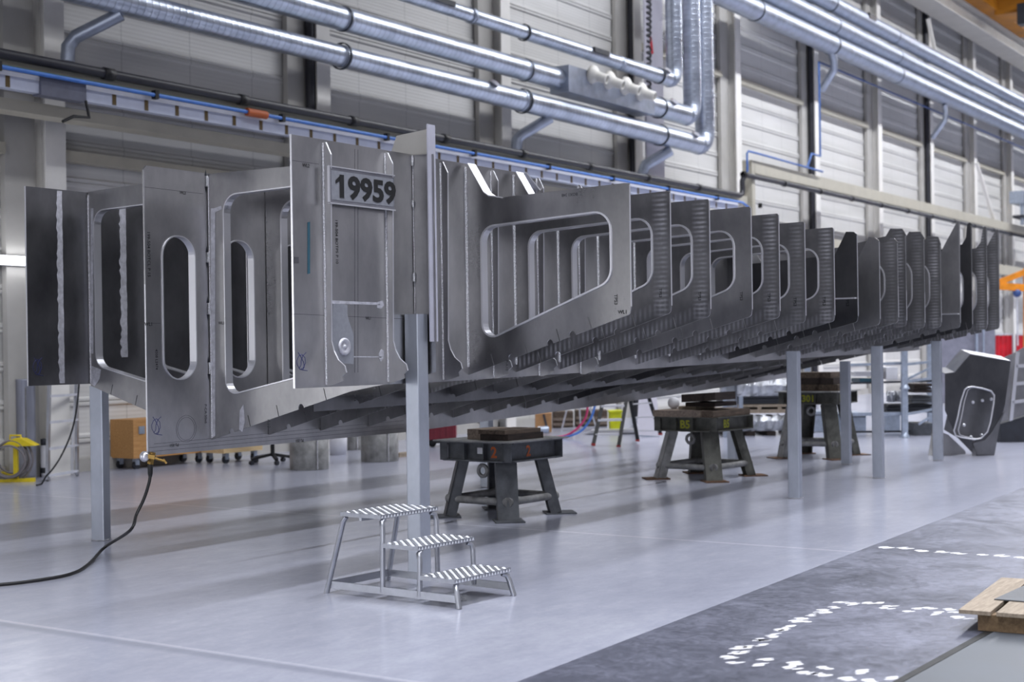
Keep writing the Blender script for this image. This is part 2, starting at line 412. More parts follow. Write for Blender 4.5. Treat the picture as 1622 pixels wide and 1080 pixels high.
zc_ = -FWD; xr = (RGT * math.cos(rho) - UP * math.sin(-rho) * 1.0); 
xr = RGT * math.cos(rho) + UP * math.sin(rho) * -1.0; yr = zc_.cross(xr)
co.matrix_world = Matrix(((xr.x, yr.x, zc_.x, 0), (xr.y, yr.y, zc_.y, 0), (xr.z, yr.z, zc_.z, h), (0, 0, 0, 1)))
cam.dof.use_dof = True; cam.dof.focus_distance = 9.8; cam.dof.aperture_fstop = 2.2
scene.camera = co
scene.view_settings.view_transform = 'Standard'; scene.view_settings.look = 'None'; scene.view_settings.exposure = 0.07
scene.cycles.use_denoising = True; scene.cycles.max_bounces = 6; scene.cycles.glossy_bounces = 4; scene.cycles.diffuse_bounces = 3
scene.cycles.sample_clamp_indirect = 4.0; scene.cycles.caustics_reflective = False
# ------------------------------------------------------------------ aluminium hull section
X0, S, Y3, Y2, Y1, T = 7.74, .625, 5.99, 7.966, 9.343, .012
ORG = Vector((X0, Y2, .78))
hull = thing('hull_section', 'huge aluminium yacht hull section of repeated frames raised on posts, carrying the number 19959', 'hull section', ORG)
def lerp(pts, x):
    for (a, p), (c, q) in zip(pts, pts[1:]):
        if x <= c: return p + (q - p) * (x - a) / (c - a)
    return pts[-1][1]
KEEL = [(0, .782), (10.2, .783), (14.34, .902), (18.9, 1.057), (30, 1.4)]
Z3 = [(0, 1.29), (8, 1.296), (12, 1.342), (18.4, 1.42), (30, 1.5)]
ZIN = [(0, .86), (10.2, .862), (14.34, .965), (18.9, 1.115), (30, 1.4)]
def bead(b, p0, p1, r=.006, step=.02, n=6):
    p0, p1 = Vector(p0), Vector(p1); L = (p1 - p0).length; m = max(2, int(L / step))
    b.tube([p0.lerp(p1, i/m) for i in range(m + 1)], [r * (1.0 if i % 2 else .78) for i in range(m + 1)], n)
    return b
def notched(a, c, items):
    """points from a to c (2-D) with slots and scallops cut upward; items = (distance, kind)"""
    a, c = Vector(a), Vector(c); L = (c - a).length; d = (c - a) / L; up = Vector((-d.y, d.x))
    if up.y < 0: up = -up
    out = []
    for s, kind in sorted(items):
        if s < .05 or s > L - .06: continue
        p = a + d * s
        if kind == 's':
            v = (up + d * 0.0) * .085; q = d * .0035
            out += [tuple(p - q), tuple(p - q + v), tuple(p + q + v), tuple(p + q)]
        else:
            r = .026
            out += [tuple(p - d*r*math.cos(math.pi*k/8) + up*(r*math.sin(math.pi*k/8) + (.008 if 0 < k < 8 else 0))) for k in range(9)]
    return out
EDGE = [(998,290,497),(1062,303,495),(1124,315,500),(1190,327,500),(1234,338,502),(1275,351,509),(1321,360,508),(1358,369,509),(1393,378,513),
        (1422,382,510),(1435,372,515),(1464,374,518),(1490,384,517),(1520,349,518),(1539,353,520),(1563,359,520),(1582,364,520)]
# top outlines of the later frames, from the outer edge inward
TOPS = {8: [(1357,371),(1352,367),(1340,367),(1322,404)], 9: [(1392,381),(1386,376),(1376,375),(1360,407)],
        10: [(1422,384),(1416,377),(1410,377),(1404,384)], 11: [(1435,372),(1429,362),(1410,362),(1403,374)],
        12: [(1464,377),(1458,367),(1440,367),(1434,376)], 13: [(1490,386),(1486,375),(1470,373),(1463,382)],
        14: [(1520,352),(1517,349),(1498,384),(1490,400)], 15: [(1539,355),(1536,352),(1532,355),(1530,376),(1524,387),(1510,390)],
        16: [(1563,361),(1560,358),(1557,361),(1553,384),(1546,393),(1534,395)], 17: [(1582,366),(1580,363),(1576,366),(1563,391)]}
HOLE_R = {12: 1445, 13: 1473, 15: 1526, 16: 1547, 17: 1567, 10: 1402}
NOHOLE = (8, 9, 11, 14)
FM = ['alu', 'alu_grad', 'alu_ripple', 'alu_ripple', 'alu', 'alu_ripple', 'alu_soft', 'alu_ripple', 'alu_deep', 'alu', 'alu_soft', 'alu_ripple', 'alu_soft', 'alu_ripple', 'alu', 'alu_deep', 'alu_ripple', 'alu_soft']
hl = [atX(356, 450, X0).y, atX(385, 297, X0).z, atX(372, 628, X0).z]
p = [atX(*q, X0) for q in ((747,261),(772,307),(783,312),(791,313))]
BR = [(atX(*q, X0 + S).y, atX(*q, X0 + S).z) for q in ((747,261),(772,306),(780,312),(791,313))]
W1 = [(atX(*q, X0 + S).y, atX(*q, X0 + S).z) for q in ((761,346),(968,326),(968,447),(764,531))]
def frame(k):
    X = X0 + S * k; zk = lerp(ZIN, X); z3 = lerp(Z3, X) + .035
    kn = (6.57, zk + (1.235 - .86) / (1.33 - .86) * (z3 - zk)); b = MB(); holes = []
    rnd = random.Random(k)
    itm1 = [(.22, 'h'), (.42, 's'), (.72, 's'), (.95, 'h'), (1.2, 's')]
    low = [(Y2 - T, zk)] + notched((Y2 - T, zk), kn, itm1) + [kn]
    if k == 0:
        c = atX(690, 560, X).y; out = low + [(Y3, z3), (c, z3 + .04), (c, 2.852), (Y3, 2.862), (Y2 - T, 2.89)]
    else:
        px, yt, yb = EDGE[k-1]; e = atX(px, (yt + yb) / 2, X); c = e.y; zt, zo = atX(px, yt, X).z, atX(px, yb, X).z
        c_t, c_b = c, c
        out = low + [(Y3, z3)] + notched((Y3, z3), (c, zo), [(.24, 's'), (.40, 'h'), (.54, 's'), (.74, 'h' if k > 1 else 'n'), (.82, 's'), (.93, 'h' if k == 1 else 'n'), (1.09, 's')] if True else [])
        out = [q for q in out]
        out += [(c + .045, zo - .013)] + [(c + .045 - .045*math.sin(t), zo + .032 - .045*math.cos(t)) for t in (.5, 1.0)] + [(c, zo + .05)]
        if k in TOPS:
            tp = [(atX(*q, X).y, atX(*q, X).z) for q in TOPS[k]]; out += tp
            out += [(max(Y3 - .12, tp[-1][0] + .15), min(2.5, tp[-1][1] - .05)), (Y3, 2.5), (Y2 - T, 2.55)]
            inz = 2.5
        elif k <= 2:
            out += [(c, zt), (c + .04, zt + .004)] + [(y, z) for y, z in reversed(BR)] + [(Y3, 2.862), (Y2 - T, 2.89)]; inz = 2.86
        else:
            out += [(c, zt - .015), (c + .01, zt), (c + .05, zt), (Y3, zt - .02), (Y2 - T, 2.6)]; inz = zt - .02
        # opening of the wing, parallel to the lower edge
        sl = (zo - z3) / (Y3 - c); yl = W1[0][0]; yr = c + (W1[1][0] - 4.64)
        if k in HOLE_R: yr = atX(HOLE_R[k], 440, X).y
        zb = lambda y: z3 + sl * (Y3 - y) + .185
        zt_h = min(zt, 2.62) - .165
        if k not in NOHOLE:
            w_ = [(yl, zb(yl)), (yl, zt_h - .05), (yr, zt_h), (yr, zb(yr) + .08)] if k < 8 else [(yr + .42, zb(yr + .42)), (yr + .42, zt_h - .02), (yr, zt_h), (yr, zb(yr) + .06)]
            holes.append(rpoly(w_, [.10, .12, .13, .13] if k < 8 else [.12, .15, .19, .19], 7))
        else: w_ = None
    inner_t = 2.89 - .17 if k <= 2 else 2.36
    zi = lambda y: zk + (z3 - zk) * (Y2 - y) / (Y2 - Y3) + .2
    if hl[0] > 7: holes.append(rpoly([(hl[0], hl[2] if k == 0 else zi(hl[0])), (hl[0], inner_t), (6.22, inner_t + .03), (6.22, zi(6.22) + .02)], [.10, .14, .14, .12], 7))
    b.prism(MX(out, X), (T, 0, 0), [MX(q, X) for q in holes])
    # outer web between the two far girders
    o2 = [(Y2 + T, zk + .01), (Y2 + T, 2.885), (Y1 - T, 2.857), (Y1 - T, max(1.27, zk + .405))]
    o2 += notched((Y1 - T, max(1.27, zk + .405)), (Y2 + T, zk + .01), [(.25, 's'), (.55, 's'), (.9, 'h'), (1.15, 's')])
    h2 = rpoly([(8.16, zk + .33), (8.16, 2.72), (9.26, 2.70), (9.26, max(1.43, zk + .57))], [.10, .12, .12, .12], 7)
    b.prism(MX(o2, X), (T, 0, 0), [MX(h2, X)])
    org = (X, c, atX(EDGE[k-1][0], EDGE[k-1][2], X).z if k else 1.5)
    o = b.build('transverse_frame', M[FM[k]], hull, org)
    for q in holes: rim_x(q, X + T/2, .016, .055, .009 if k < 1 else .013, M['alu_edge'], o)
    rim_x(h2, X + T/2, .016, .055, .009, M['alu_edge'], o)
    # bright cut edges of the plate
    if k:
        eb = MB(); eb.box((X - .0015, c - .0025, zo + .05), (X + T + .0015, c, (atX(*TOPS[k][0], X).z if k in TOPS else zt) - .01))
        eb.build('plate_edge', M['alu_edge'], o)
        if k <= 2:
            fb = MB(); q = BR
            for (y0, z0), (y1, z1) in zip(q, q[1:]):
                fb.add([(X - .05, y0, z0), (X + .05, y0, z0), (X + .05, y1, z1), (X - .05, y1, z1), (X - .05, y0, z0 + .008), (X + .05, y0, z0 + .008), (X + .05, y1, z1 + .008), (X - .05, y1, z1 + .008)],
                       [(0,1,2,3), (7,6,5,4), (0,4,5,1), (1,5,6,2), (2,6,7,3), (3,7,4,0)])
            fb.build('bracket_flange', M['alu_edge'], o)
        if k in (8, 14):
            zz = atX(EDGE[k-1][0], 472 if k == 8 else 497, X).z
            MB().box((X - .05, c + .01, zz - .006), (X, c + .5, zz + .006)).build('flat_bar', M['alu_edge'], o)
        if k < 8:
            wb = MB(); bead(wb, (X - .004, Y3 - .008, z3 + .06), (X - .004, Y3 - .008, 2.84 if k <= 2 else 2.58), .012); wb.build('weld_seam', M['weld'], o)
    return o
frames = [frame(k) for k in range(18)]
# ---- longitudinal girders
XE = 18.8
slot = [(atY(*q, Y2).x, atY(*q, Y2).z) for q in ((255, 400), (308, 400), (281, 373), (281, 602))]
sw, sc_, zt_, zb_ = (slot[1][0] - slot[0][0]), (slot[1][0] + slot[0][0]) / 2, slot[2][1], slot[3][1]
def stadium(cx, w_, z0, z1): return rpoly([(cx - w_/2, z0), (cx + w_/2, z0), (cx + w_/2, z1), (cx - w_/2, z1)], w_ * .499, 10)
g2o = [(7.115, .782), (10.2, .783), (14.34, .902), (18.9, 1.057), (19.3, 1.075), (19.3, 1.9), (18.6, 2.3), (17, 2.5), (14, 2.62), (10, 2.86), (8.9, 2.895), (7.135, 2.895), (7.105, 2.862)]
sl2 = [stadium(sc_ + S * i, sw, zb_ + max(0, lerp(KEEL, sc_ + S*i) - .782) , zt_ - max(0, (sc_ + S*i - 10) * .055)) for i in range(16)]
b = MB(); b.prism(MY(g2o, Y2 - T/2), (0, T, 0), [MY(q, Y2 - T/2) for q in sl2])
g2 = b.build('centre_girder', M['alu_girder'], hull)
for q in sl2: rim_y(q, Y2, .014, .05, .009, M['alu_edge'], g2)
g1o = [(7.138, 1.287), (10.2, 1.287), (18.7, 1.45), (18.7, 2.4), (15, 2.55), (10, 2.83), (9, 2.851), (7.138, 2.851)]
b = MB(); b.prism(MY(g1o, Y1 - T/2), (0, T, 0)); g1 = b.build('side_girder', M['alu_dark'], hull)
g3o = [(6.53, 1.297), (8, 1.296), (12, 1.342), (18.4, 1.42), (18.6, 1.43), (18.6, 2.4), (13, 2.5), (9.75, 2.58), (9.5, 2.64), (9.14, 2.865), (6.53, 2.862)]
b = MB(); b.prism(MY(g3o, Y3 - T/2), (0, T, 0)); g3 = b.build('side_girder', M['alu_girder'], hull)
b = MB()
b.add([(9.12, Y3 - .04, 2.872), (9.5, Y3 - .04, 2.645), (9.5, Y3 + .04, 2.645), (9.12, Y3 + .04, 2.872), (9.12, Y3 - .04, 2.86), (9.5, Y3 - .04, 2.633), (9.5, Y3 + .04, 2.633), (9.12, Y3 + .04, 2.86)],
      [(0,1,2,3), (7,6,5,4), (0,4,5,1), (1,5,6,2), (2,6,7,3), (3,7,4,0)]); b.build('top_flange', M['alu_edge'], g3)
# bottom stringer between the keel and the near girder
st = [(7.9, 1.08), (10.2, 1.085), (14.34, 1.19), (18.4, 1.32), (18.4, 1.42), (14.34, 1.29), (7.9, 1.18)]
MB().prism(MY(st, 7.06), (0, .01, 0)).build('bottom_stringer', M['alu_dark'], hull)
# bright cut ends of the girders
for o, Y, x, z0, z1 in ((g1, Y1, 7.138, 1.287, 2.851), (g2, Y2, 7.112, .79, 2.86), (g3, Y3, 6.53, 1.297, 2.862)):
    MB().box((x - .003, Y - T/2 - .001, z0), (x, Y + T/2 + .001, z1)).build('plate_edge', M['alu_edge'], o)
# ---- vertical stiffeners on the near girder
SP = [(512,224),(516,225),(524,244),(525,540),(529,556),(536,570),(546,579.5),(548.6,590),(543,596),(544,603),(524,611)]
spn = [(Y3 - atX(*q, 6.82).y, atX(*q, 6.82).z) for q in SP]; d0 = spn[0][0]
spn = [(max(0.002, d - d0 * 1.0), z) for d, z in spn]; spn[0] = (.003, spn[0][1]); spn.append((.003, 1.305))
stf0 = None
for i in range(6):
    x = [6.82, 7.442][i] if i < 2 else 8.06 + S * (i - 2)
    b = MB(); b.prism([(x, Y3 - T/2 - d, z) for d, z in spn], (.010, 0, 0)); s = b.build('stiffener', M['alu_girder'], g3)
    b = MB(); bead(b, (x - .004, Y3 - T/2 - .003, 1.31), (x - .004, Y3 - T/2 - .003, spn[0][1] - .01), .008); b.build('weld_seam', M['weld'], g3)
    b = MB(); q = [(Y3 - T/2 - d, z) for d, z in spn[1:8]]
    for (y0, z0), (y1, z1) in zip(q, q[1:]):
        b.add([(x - .001, y0 - .002, z0), (x + .011, y0 - .002, z0), (x + .011, y1 - .002, z1), (x - .001, y1 - .002, z1)], [(0, 3, 2, 1)])
    b.build('stiffener_edge', M['alu_edge'], g3)
# ---- number plate
yp = Y3 - .068
c4 = [atY(*q, yp) for q in ((521, 262), (624, 279), (624, 333), (521, 321))]
x0, x1 = c4[0].x, c4[1].x; z1 = (c4[0].z + c4[1].z) / 2; z0 = (c4[2].z + c4[3].z) / 2
np_ = MB().box((x0, yp, z0), (x1, yp + .008, z1)).build('number_plate', M['plate_edge'], hull)
w_ = x1 - x0; hh = z1 - z0
MB().box((x0 + w_*.03, yp - .002, z0 + hh*.10), (x1 - w_*.02, yp, z1 - hh*.10)).build('plate_face', M['sticker'], np_)
b = MB()
for lo, hi in (((x0 - .004, yp - .006, z1 - .004), (x1 + .004, yp + .01, z1 + .004)), ((x0 - .006, yp - .006, z0 - .004), (x1 + .006, yp + .01, z0 + .004)), ((x0 - .006, yp - .006, z0), (x0 + .002, yp + .01, z1))): b.box(lo, hi)
b.build('plate_rim', M['alu_edge'], np_)
EXL, EXT, EZ = Vector((1, 0, 0)), Vector((0, -1, 0)), Vector((0, 0, 1))
tm = text_mb('19959', 1.0, EXL, EZ, (0, 0, 0)); ws = max(v.x for v in tm.v) - min(v.x for v in tm.v); hs = max(v.z for v in tm.v)
fs = hh * .585 / hs; sxx = w_ * .845 / (ws * fs)
text_mb('19959', fs, EXL, EZ, (x0 + w_*.085, yp - .003, z0 + hh*.20), bold=.038*fs, sx=sxx, th=.0015).build('numerals', M['numeral'], np_)
MB().prism([atY(*q_, yp - .0035) for q_ in ((538, 278.5), (538, 287), (531.5, 291), (531.5, 285.5))], (0, -.001, 0)).build('numeral_flag', M['numeral'], np_)
# ---- riser plate and end bar at the outer stub of the first frame
q = [(atX(*r, X0 + .02).y, atX(*r, X0 + .02).z) for r in ((618, 246), (628, 215), (684, 203), (684, 246))]
MB().prism(MX(q, X0 + .02), (T, 0, 0)).build('riser_plate', M['sawn'], hull)
ye = atX(684, 400, X0).y; zt0 = atX(684, 197, X0).z; zb0 = atX(684, 541, X0).z
MB().box((X0 - .04, ye - .010, zb0), (X0 + .045, ye, zt0)).build('end_flat_bar', M['sawn_lt'], hull)
b = MB(); bead(b, (X0 - .004, Y3 - .012, 1.6), (X0 - .004, Y3 - .012, 2.85), .004)
for y0_, y1_ in ((246, 262), (318, 328), (432, 446), (516, 540)):
    a_, c_ = atX(655, y0_, X0 - .01), atX(655, y1_, X0 - .01); bead(b, (X0 - .01, Y3 - .014, a_.z), (X0 - .01, Y3 - .014, c_.z), .009)
b.build('weld_seam', M['weld'], hull)
# tack welds and open gaps where the first frame meets the centre girder
for y0_, y1_ in ((279, 296), (400, 416), (480, 498), (574, 592)):
    b = MB(); a_, c_ = atX(327, y0_, X0), atX(327, y1_, X0); bead(b, (X0 - .012, Y2 - .015, a_.z), (X0 - .012, Y2 - .015, c_.z), .009, .012); b.build('tack_weld', M['weld'], g2)
    b = MB(); dz = .05
    for zz, s_ in ((a_.z, 1), (c_.z, -1)): b.add([(X0 - .03, Y2 - T/2 - .0015, zz), (X0 - .008, Y2 - T/2 - .0015, zz), (X0 - .018, Y2 - T/2 - .0015, zz + s_*dz)], [(0, 1, 2)])
    b.build('weld_gap', M['dark'], g2)
b = MB(); bead(b, (X0 - .003, Y2 - .018, .88), (X0 - .003, Y2 - .018, 2.87), .006, .018); b.build('weld_seam', M['weld'], g2)
b = MB(); bead(b, (X0 - .003, Y1 - .014, 1.29), (X0 - .003, Y1 - .014, 2.83), .008, .018); b.build('weld_seam', M['weld'], g1)
# ragged smear of sealant down the far girder (and its twin inside the first bay)
def smear(x, z0, z1, wd, seed, Y, name, mat, par):
    r = random.Random(seed); n = 46; L = []; R = []
    for i in range(n + 1):
        z = z0 + (z1 - z0) * i / n
        L.append((x - wd * (.55 + .5 * r.random() * (1 if i % 3 else .4)), z)); R.append((x + wd * (.7 + .12 * r.random()), z))
    MB().prism(MY(L + R[::-1], Y), (0, .0015, 0)).build(name, mat, par)
xs = atY(95, 450, Y1).x
smear(xs, 1.30, 2.84, .035, 3, Y1 - T/2 - .002, 'sealant_smear', M['ground'], g1)
smear(xs + 1.03 * S, 1.5, 2.78, .045, 5, Y1 - T/2 - .002, 'sealant_smear', M['ground'], g1)
# scuffs and ground patches on the near stub
def patchY(pxs, Y, name, mat, par, th=.0016): return MB().prism([atY(*q, Y) for q in pxs], (0, -th, 0)).build(name, mat, par)
YS = Y3 - T/2 - .0005
patchY([(527, 479), (550, 483), (550, 499), (554, 512), (560, 530), (560, 577), (541, 575), (530, 556), (526, 540)], YS, 'ground_patch', M['sticker'], g3)
patchY([(526, 476), (602, 479), (602, 483), (526, 481)], YS, 'ground_strip', M['ground'], g3)
patchY([(560, 564.2), (604, 564.6), (604, 566), (560, 565.8)], YS, 'ground_strip', M['ground'], g3)
patchY([(604, 553), (608, 556), (607, 568), (603, 573), (600, 567), (600, 560)], YS, 'ground_patch', M['ground'], g3)
patchY([(598, 478), (606, 476), (608, 484), (603, 489), (597, 487)], YS, 'ground_patch', M['ground'], g3)
pc = atY(545, 549, YS)
MB().lathe(pc, (0, -1, 0), [(0, .012), (.012, .012), (.013, .004), (.030, .006), (.046, .016), (.055, .010), (.058, 0)], 28).build('earth_pad', M['ground'], g3)
patchY([(487, 352), (491, 351), (491, 433), (487, 434)], YS, 'masking_tape', M['teal'], g3)
patchY([(466, 407), (473, 407), (473, 417), (466, 417)], YS, 'stamp_block', M['fade_ink'], g3)
# stamped and handwritten marks
def onY(s, px, py, Y, hpx, mat, par, vert=False, flip=False, sx=1.0):
    p_ = atY(px, py, Y); sz = hpx * (ca * p_.x + sa * p_.y) / f * 1.37
    ex, ey = (EXL, EZ) if not vert else (-EZ, EXL)
    if flip: ex, ey = -ex, -ey
    text_mb(s, sz, ex, ey, p_, bold=.012*sz, th=.001, sx=sx).build('stamped_text', mat, par)
def onX(s, px, py, X, hpx, mat, par, vert=False, flip=False):
    p_ = atX(px, py, X); sz = hpx * (ca * p_.x + sa * p_.y) / f * 1.37
    ex, ey = (EXT, EZ) if not vert else (-EZ, EXT)
    if flip: ex, ey = -ex, -ey
    text_mb(s, sz, ex, ey, p_, bold=.012*sz, th=.001).build('stamped_text', mat, par)
Y2S = Y2 - T/2 - .0005
onY('WL2', 479, 264, YS, 6, M['ink'], g3); onY('WL1', 579, 506, YS, 5, M['ink'], g3)
onY('WL2', 284, 307, Y2S, 5, M['ink'], g2); onY('WL1', 229, 516, Y2S, 6, M['ink'], g2)
onY('199-504 BOTPS P 10', 531, 347, YS, 6, M['ink'], g3, vert=True); onY('199-504 BOTCL P 15', 233, 366, Y2S, 6, M['ink'], g2, vert=True)
onY('4508 L2474', 246, 553, Y2S, 5, M['ink'], g2, vert=True); onY('PL-351', 283, 702, Y2S, 5, M['ink'], g2, flip=True)
onY('PL-351', 481, 695, Y2S, 5, M['ink'], g2, flip=True); onY('P-CA 50x6', 324, 640, Y2S, 5, M['fade_ink'], g2, vert=True)
onX('WL1', 979, 497, X0 + S - .001, 6, M['ink'], frames[1]); onX('TPS3', 973, 466, X0 + S - .001, 6, M['ink'], frames[1], vert=True)
onX('WL1', 346, 514, X0 - .001, 5, M['fade_ink'], frames[0])
onX('BOX1 348', 915, 305, X0 + S - .001, 5, M['fade_ink'], frames[1], flip=True)
onX('A10', 424, 664, X0 - .001, 6, M['fade_ink'], frames[0], vert=True)
onX('P-A10', 801, 570, X0 + S - .001, 5, M['fade_ink'], frames[1], vert=True)
for i in range(2, 9):
    e = EDGE[i-1]; onX('TPS3', e[0] - 18, e[2] - 38, X0 + S*i - .001, 5, M['ink'], frames[i], vert=True)
for Y, par, lines in ((YS, g3, [((562, 236), (562, 590)), ((567, 237), (567, 590)), ((463, 254), (505, 260)), ((463, 497), (640, 505))]),
                      (Y2S, g2, [((236, 709), (640, 672)), ((240, 715), (640, 678)), ((244, 703), (640, 666)), ((229, 296), (322, 307)), ((229, 512), (254, 512))])):
    b = MB()
    for p0, p1 in lines: b.bar(atY(*p0, Y), atY(*p1, Y), .0025, .001, side=EXL if p0[0] == p1[0] else EZ)
    b.build('scribed_line', M['fade_ink'], par)
b = MB()
for rr in (.085, .100): 
    cc = atY(295, 679, Y2S); b.tube([cc + Vector((math.cos(t*.1963)*rr, 0, math.sin(t*.1963)*rr)) for t in range(32)], .0012, 4, closed=True)
b.build('scribed_circle', M['fade_ink'], g2)
for (px, py, Y, par) in ((60, 580, Y1 - T/2 - .001, g1), (248, 674, Y2S, g2), (478, 572, YS, g3)):
    q = [(-6,-14),(-2,-8),(3,2),(4,9),(2,13),(-3,13),(-7,6),(-8,0),(-5,-8),(0,-11),(5,-6),(6,3),(2,11),(-3,13),(2,14),(9,15)]
    q2 = [(7,-14),(2,-9),(-1,-1),(-1,6),(-4,11)]
    b = MB(); b.tube([atY(px + i, py + j, Y) for i, j in q], .0022, 4); b.tube([atY(px + i, py + j, Y) for i, j in q2], .0022, 4); b.build('pen_mark', M['blue_ink'], par)
for (pts, X, par) in (([(336, 331), (350, 326), (352, 331), (338, 338)], X0 - .001, frames[0]), ([(380, 650), (386, 640), (388, 668), (384, 684), (379, 680)], X0 - .001, frames[0]),
                      ([(141, 578), (160, 585), (158, 600), (150, 612), (142, 606)], X0 - .001, frames[0]), ([(144, 330), (148, 330), (148, 560), (143, 560)], X0 - .0015, frames[0]),
                      ([(334, 330), (341, 330), (341, 690), (334, 695)], X0 - .0015, frames[0])):
    MB().prism([atX(*q, X) for q in pts], (-.0015, 0, 0)).build('ground_patch', M['ground'], par)
for px, py in ((428, 348), (440, 344), (432, 560), (443, 556)):
    c_ = atY(px, py, Y2S); MB().prism([c_ + Vector((math.cos(t)*.028*(1 + .3*math.sin(3*t + px)), 0, math.sin(t)*.030)) for t in [i*.5236 for i in range(12)]], (0, -.0015, 0)).build('ground_patch', M['ground'], g2)
# ---- square posts under the hull
def post(px, py, X, Y, zt, label, rot=0.0, w=.115):
    X = min(X, X0 + S*17 - .075)
    o = thing('support_post', label, 'post', (X, Y, 0), 'square posts under the hull')
    b = MB(); a_ = w / 2; t = .006
    out = [(-a_, -a_), (a_, -a_), (a_, a_), (-a_, a_)]
    cs, sn = math.cos(rot), math.sin(rot); R_ = lambda q: (X + q[0]*cs - q[1]*sn, Y + q[0]*sn + q[1]*cs, 0)
    hole = [(-a_ + t, -a_ + t), (a_ - t, -a_ + t), (a_ - t, a_ - t), (-a_ + t, a_ - t)]
    b.prism([R_(q) for q in rpoly(out, .008, 2)], (0, 0, zt), [[R_(q) for q in hole]]); b.build('box_section', M['pillar'], o, (X, Y, 0))
    b = MB(); b.tube([Vector(R_(q)) + Vector((0, 0, .004)) for q in out], .005, 6, closed=True); b.build('weld_foot', M['weld'], o, (X, Y, 0))
    return o
P_ = flo(665, 902); post(0, 0, X0 - .075, Y3 - .075, atX(665, 498, X0).z, 'tall square aluminium post behind the step stool, welded to the numbered girder')
post(0, 0, X0 + .085, Y1 - .01, 1.268, 'square aluminium post under the far left girder of the hull', .35)
for px, py, yt, lab in ((1260, 789, 556, 'square post in front of the third trestle, nearest of the right-hand posts'), (1392, 757, 548, 'square post second from the right, between the trestle and leaning hatch plate'),
                    (1491, 728, 540, 'square post at the far right, in front of the leaning hatch panel'), (1341, 735, 572, 'square post standing in the middle of the third trestle')):
    q = flo(px, py); post(px, py, q.x, q.y, atX(px, yt, q.x).z, lab, .12)
for px, py, lab in ((772, 771, 'thin distant square post seen behind the first trestle'), (1161, 728, 'thin distant square post seen behind the second trestle')):
    q = flo(px, py); post(px, py, q.x, q.y, lerp(KEEL, q.x) + .30, lab, .12)
# ------------------------------------------------------------------ ventilation ducts along the far wall
YD = 13.78
def depth(p): return ca * p.x + sa * p.y
def on(px, py, Y=YD): return atY(px, py, Y)
def rad(px, py, rpx, Y=YD): return rpx * depth(atY(px, py, Y)) / f
def ring(p, axis, r, name, par, mat='clamp', w=.05, t=.012):
    ax = Vector(axis).normalized(); b = MB()
    b.lathe(p, ax, [(r - .002, -w/2), (r + t, -w/2), (r + t, w/2), (r - .002, w/2)], 24); return b.build(name, M[mat], par)
def xof(px, py=100): return on(px, py).x
def arc(c, p, q, n=6): return [Vector(c) + (Vector(p)*math.cos(t*math.pi/2/n) + Vector(q)*math.sin(t*math.pi/2/n)) for t in range(n + 1)]
def duct_run(label, left, xr, zr, rr, rings, plates=(), xl=-13.5, group=None):
    """left = [(X, radius)...] at height zl, elbow into a riser at xr up to zr, then right-hand run"""
    zl, prof_ = left
    o = thing('air_duct', label, 'duct', (xr, YD, zl), group)
    for (xa, ra), (xb, rb) in zip(prof_, prof_[1:]):
        MB().tube([(xa, YD, zl), (xb, YD, zl)], [ra, rb], 24).build('duct_pipe', M['duct_x'], o, (xb, YD, zl))
        ring((xb, YD, zl), (1,0,0), max(ra, rb), 'joint_collar', o, 'duct_plain', .12, .006)
    R = rr * 1.55; re = prof_[-1][1]
    pts = [(xr + R*(math.sin(t) - 1), YD, zl + R*(1 - math.cos(t))) for t in [math.pi/2*i/4 for i in range(5)]]
    b = MB(); b.tube(pts, rr, 24)
    for q in b.sm: pass
    b.sm = [False] * len(b.sm); b.build('elbow', M['duct_plain'], o, pts[2])
    for px_ in rings:
        x = px_; r = [a[1] for a in prof_ if a[0] >= x]; ring((x, YD, zl), (1,0,0), (r[0] if r else rr), 'clamp_ring', o)
    top = 15.0 if zr is None else zr - R
    MB().tube([(xr, YD, zl + R), (xr, YD, min(top, 14.9))], rr, 24).build('riser', M['duct_z'], o, (xr, YD, zl + R))
    if zr is not None:
        pts = [(xr + R*(1 - math.cos(t)), YD, zr - R + R*math.sin(t)) for t in [math.pi/2*i/4 for i in range(5)]]
        b = MB(); b.tube(pts, rr, 24); b.sm = [False] * len(b.sm); b.build('elbow', M['duct_plain'], o, pts[2])
    return o
def right_run(o, x0, z, segs, rings):
    xa, ra = x0, segs[0][1]
    for xb, rb in segs:
        MB().tube([(xa, YD, z), (xb, YD, z)], [ra, rb], 24).build('duct_pipe', M['duct_plain'], o, (xb, YD, z)); ring((xb, YD, z), (1,0,0), rb, 'joint_collar', o, 'duct_plain', .1, .006)
        xa, ra = xb, rb
    for x in rings:
        r = [q[1] for q in segs if q[0] >= x]; ring((x, YD, z), (1,0,0), r[0] if r else .15, 'clamp_ring', o)
zav = lambda pts: sum(on(*q).z for q in pts) / len(pts)
z1_ = zav([(499,78),(750,141),(1000,203)]); z2_ = zav([(543,28),(830,111),(1048,173)]); z3_ = zav([(746,25),(830,50),(1043,121)])
zr1 = zav([(1257,48),(1419,115),(1471,141)]); zr2 = zav([(1419,89),(1471,114)]); zr3 = zav([(1471,86),(1540,123)])
xr1, xr2, xr3 = xof(1116, 180), xof(1096, 120), xof(1068, 90)
d1 = duct_run('lowest round metal air duct, rising at an elbow into the lowest right-hand duct',
    (z1_, [(-13.5, rad(300,25,17)), (xof(540,90), rad(540,90,17)), (xof(825,160), rad(825,160,17)), (xr1 - rad(1100,230,16)*1.55, rad(1050,215,16))]), xr1, zr1, rad(1116,150,15.5), [xof(541,88), xof(828,160), xof(1045,214)])
right_run(d1, xr1 + rad(1116,150,15.5)*1.55, zr1, [(xof(1315,75), rad(1200,40,17)), (xof(1419,115), rad(1350,90,15)), (xof(1520,165), rad(1471,141,12)), (80, rad(1580,190,9))], [xof(1196,30), xof(1317,75), xof(1419,115)])
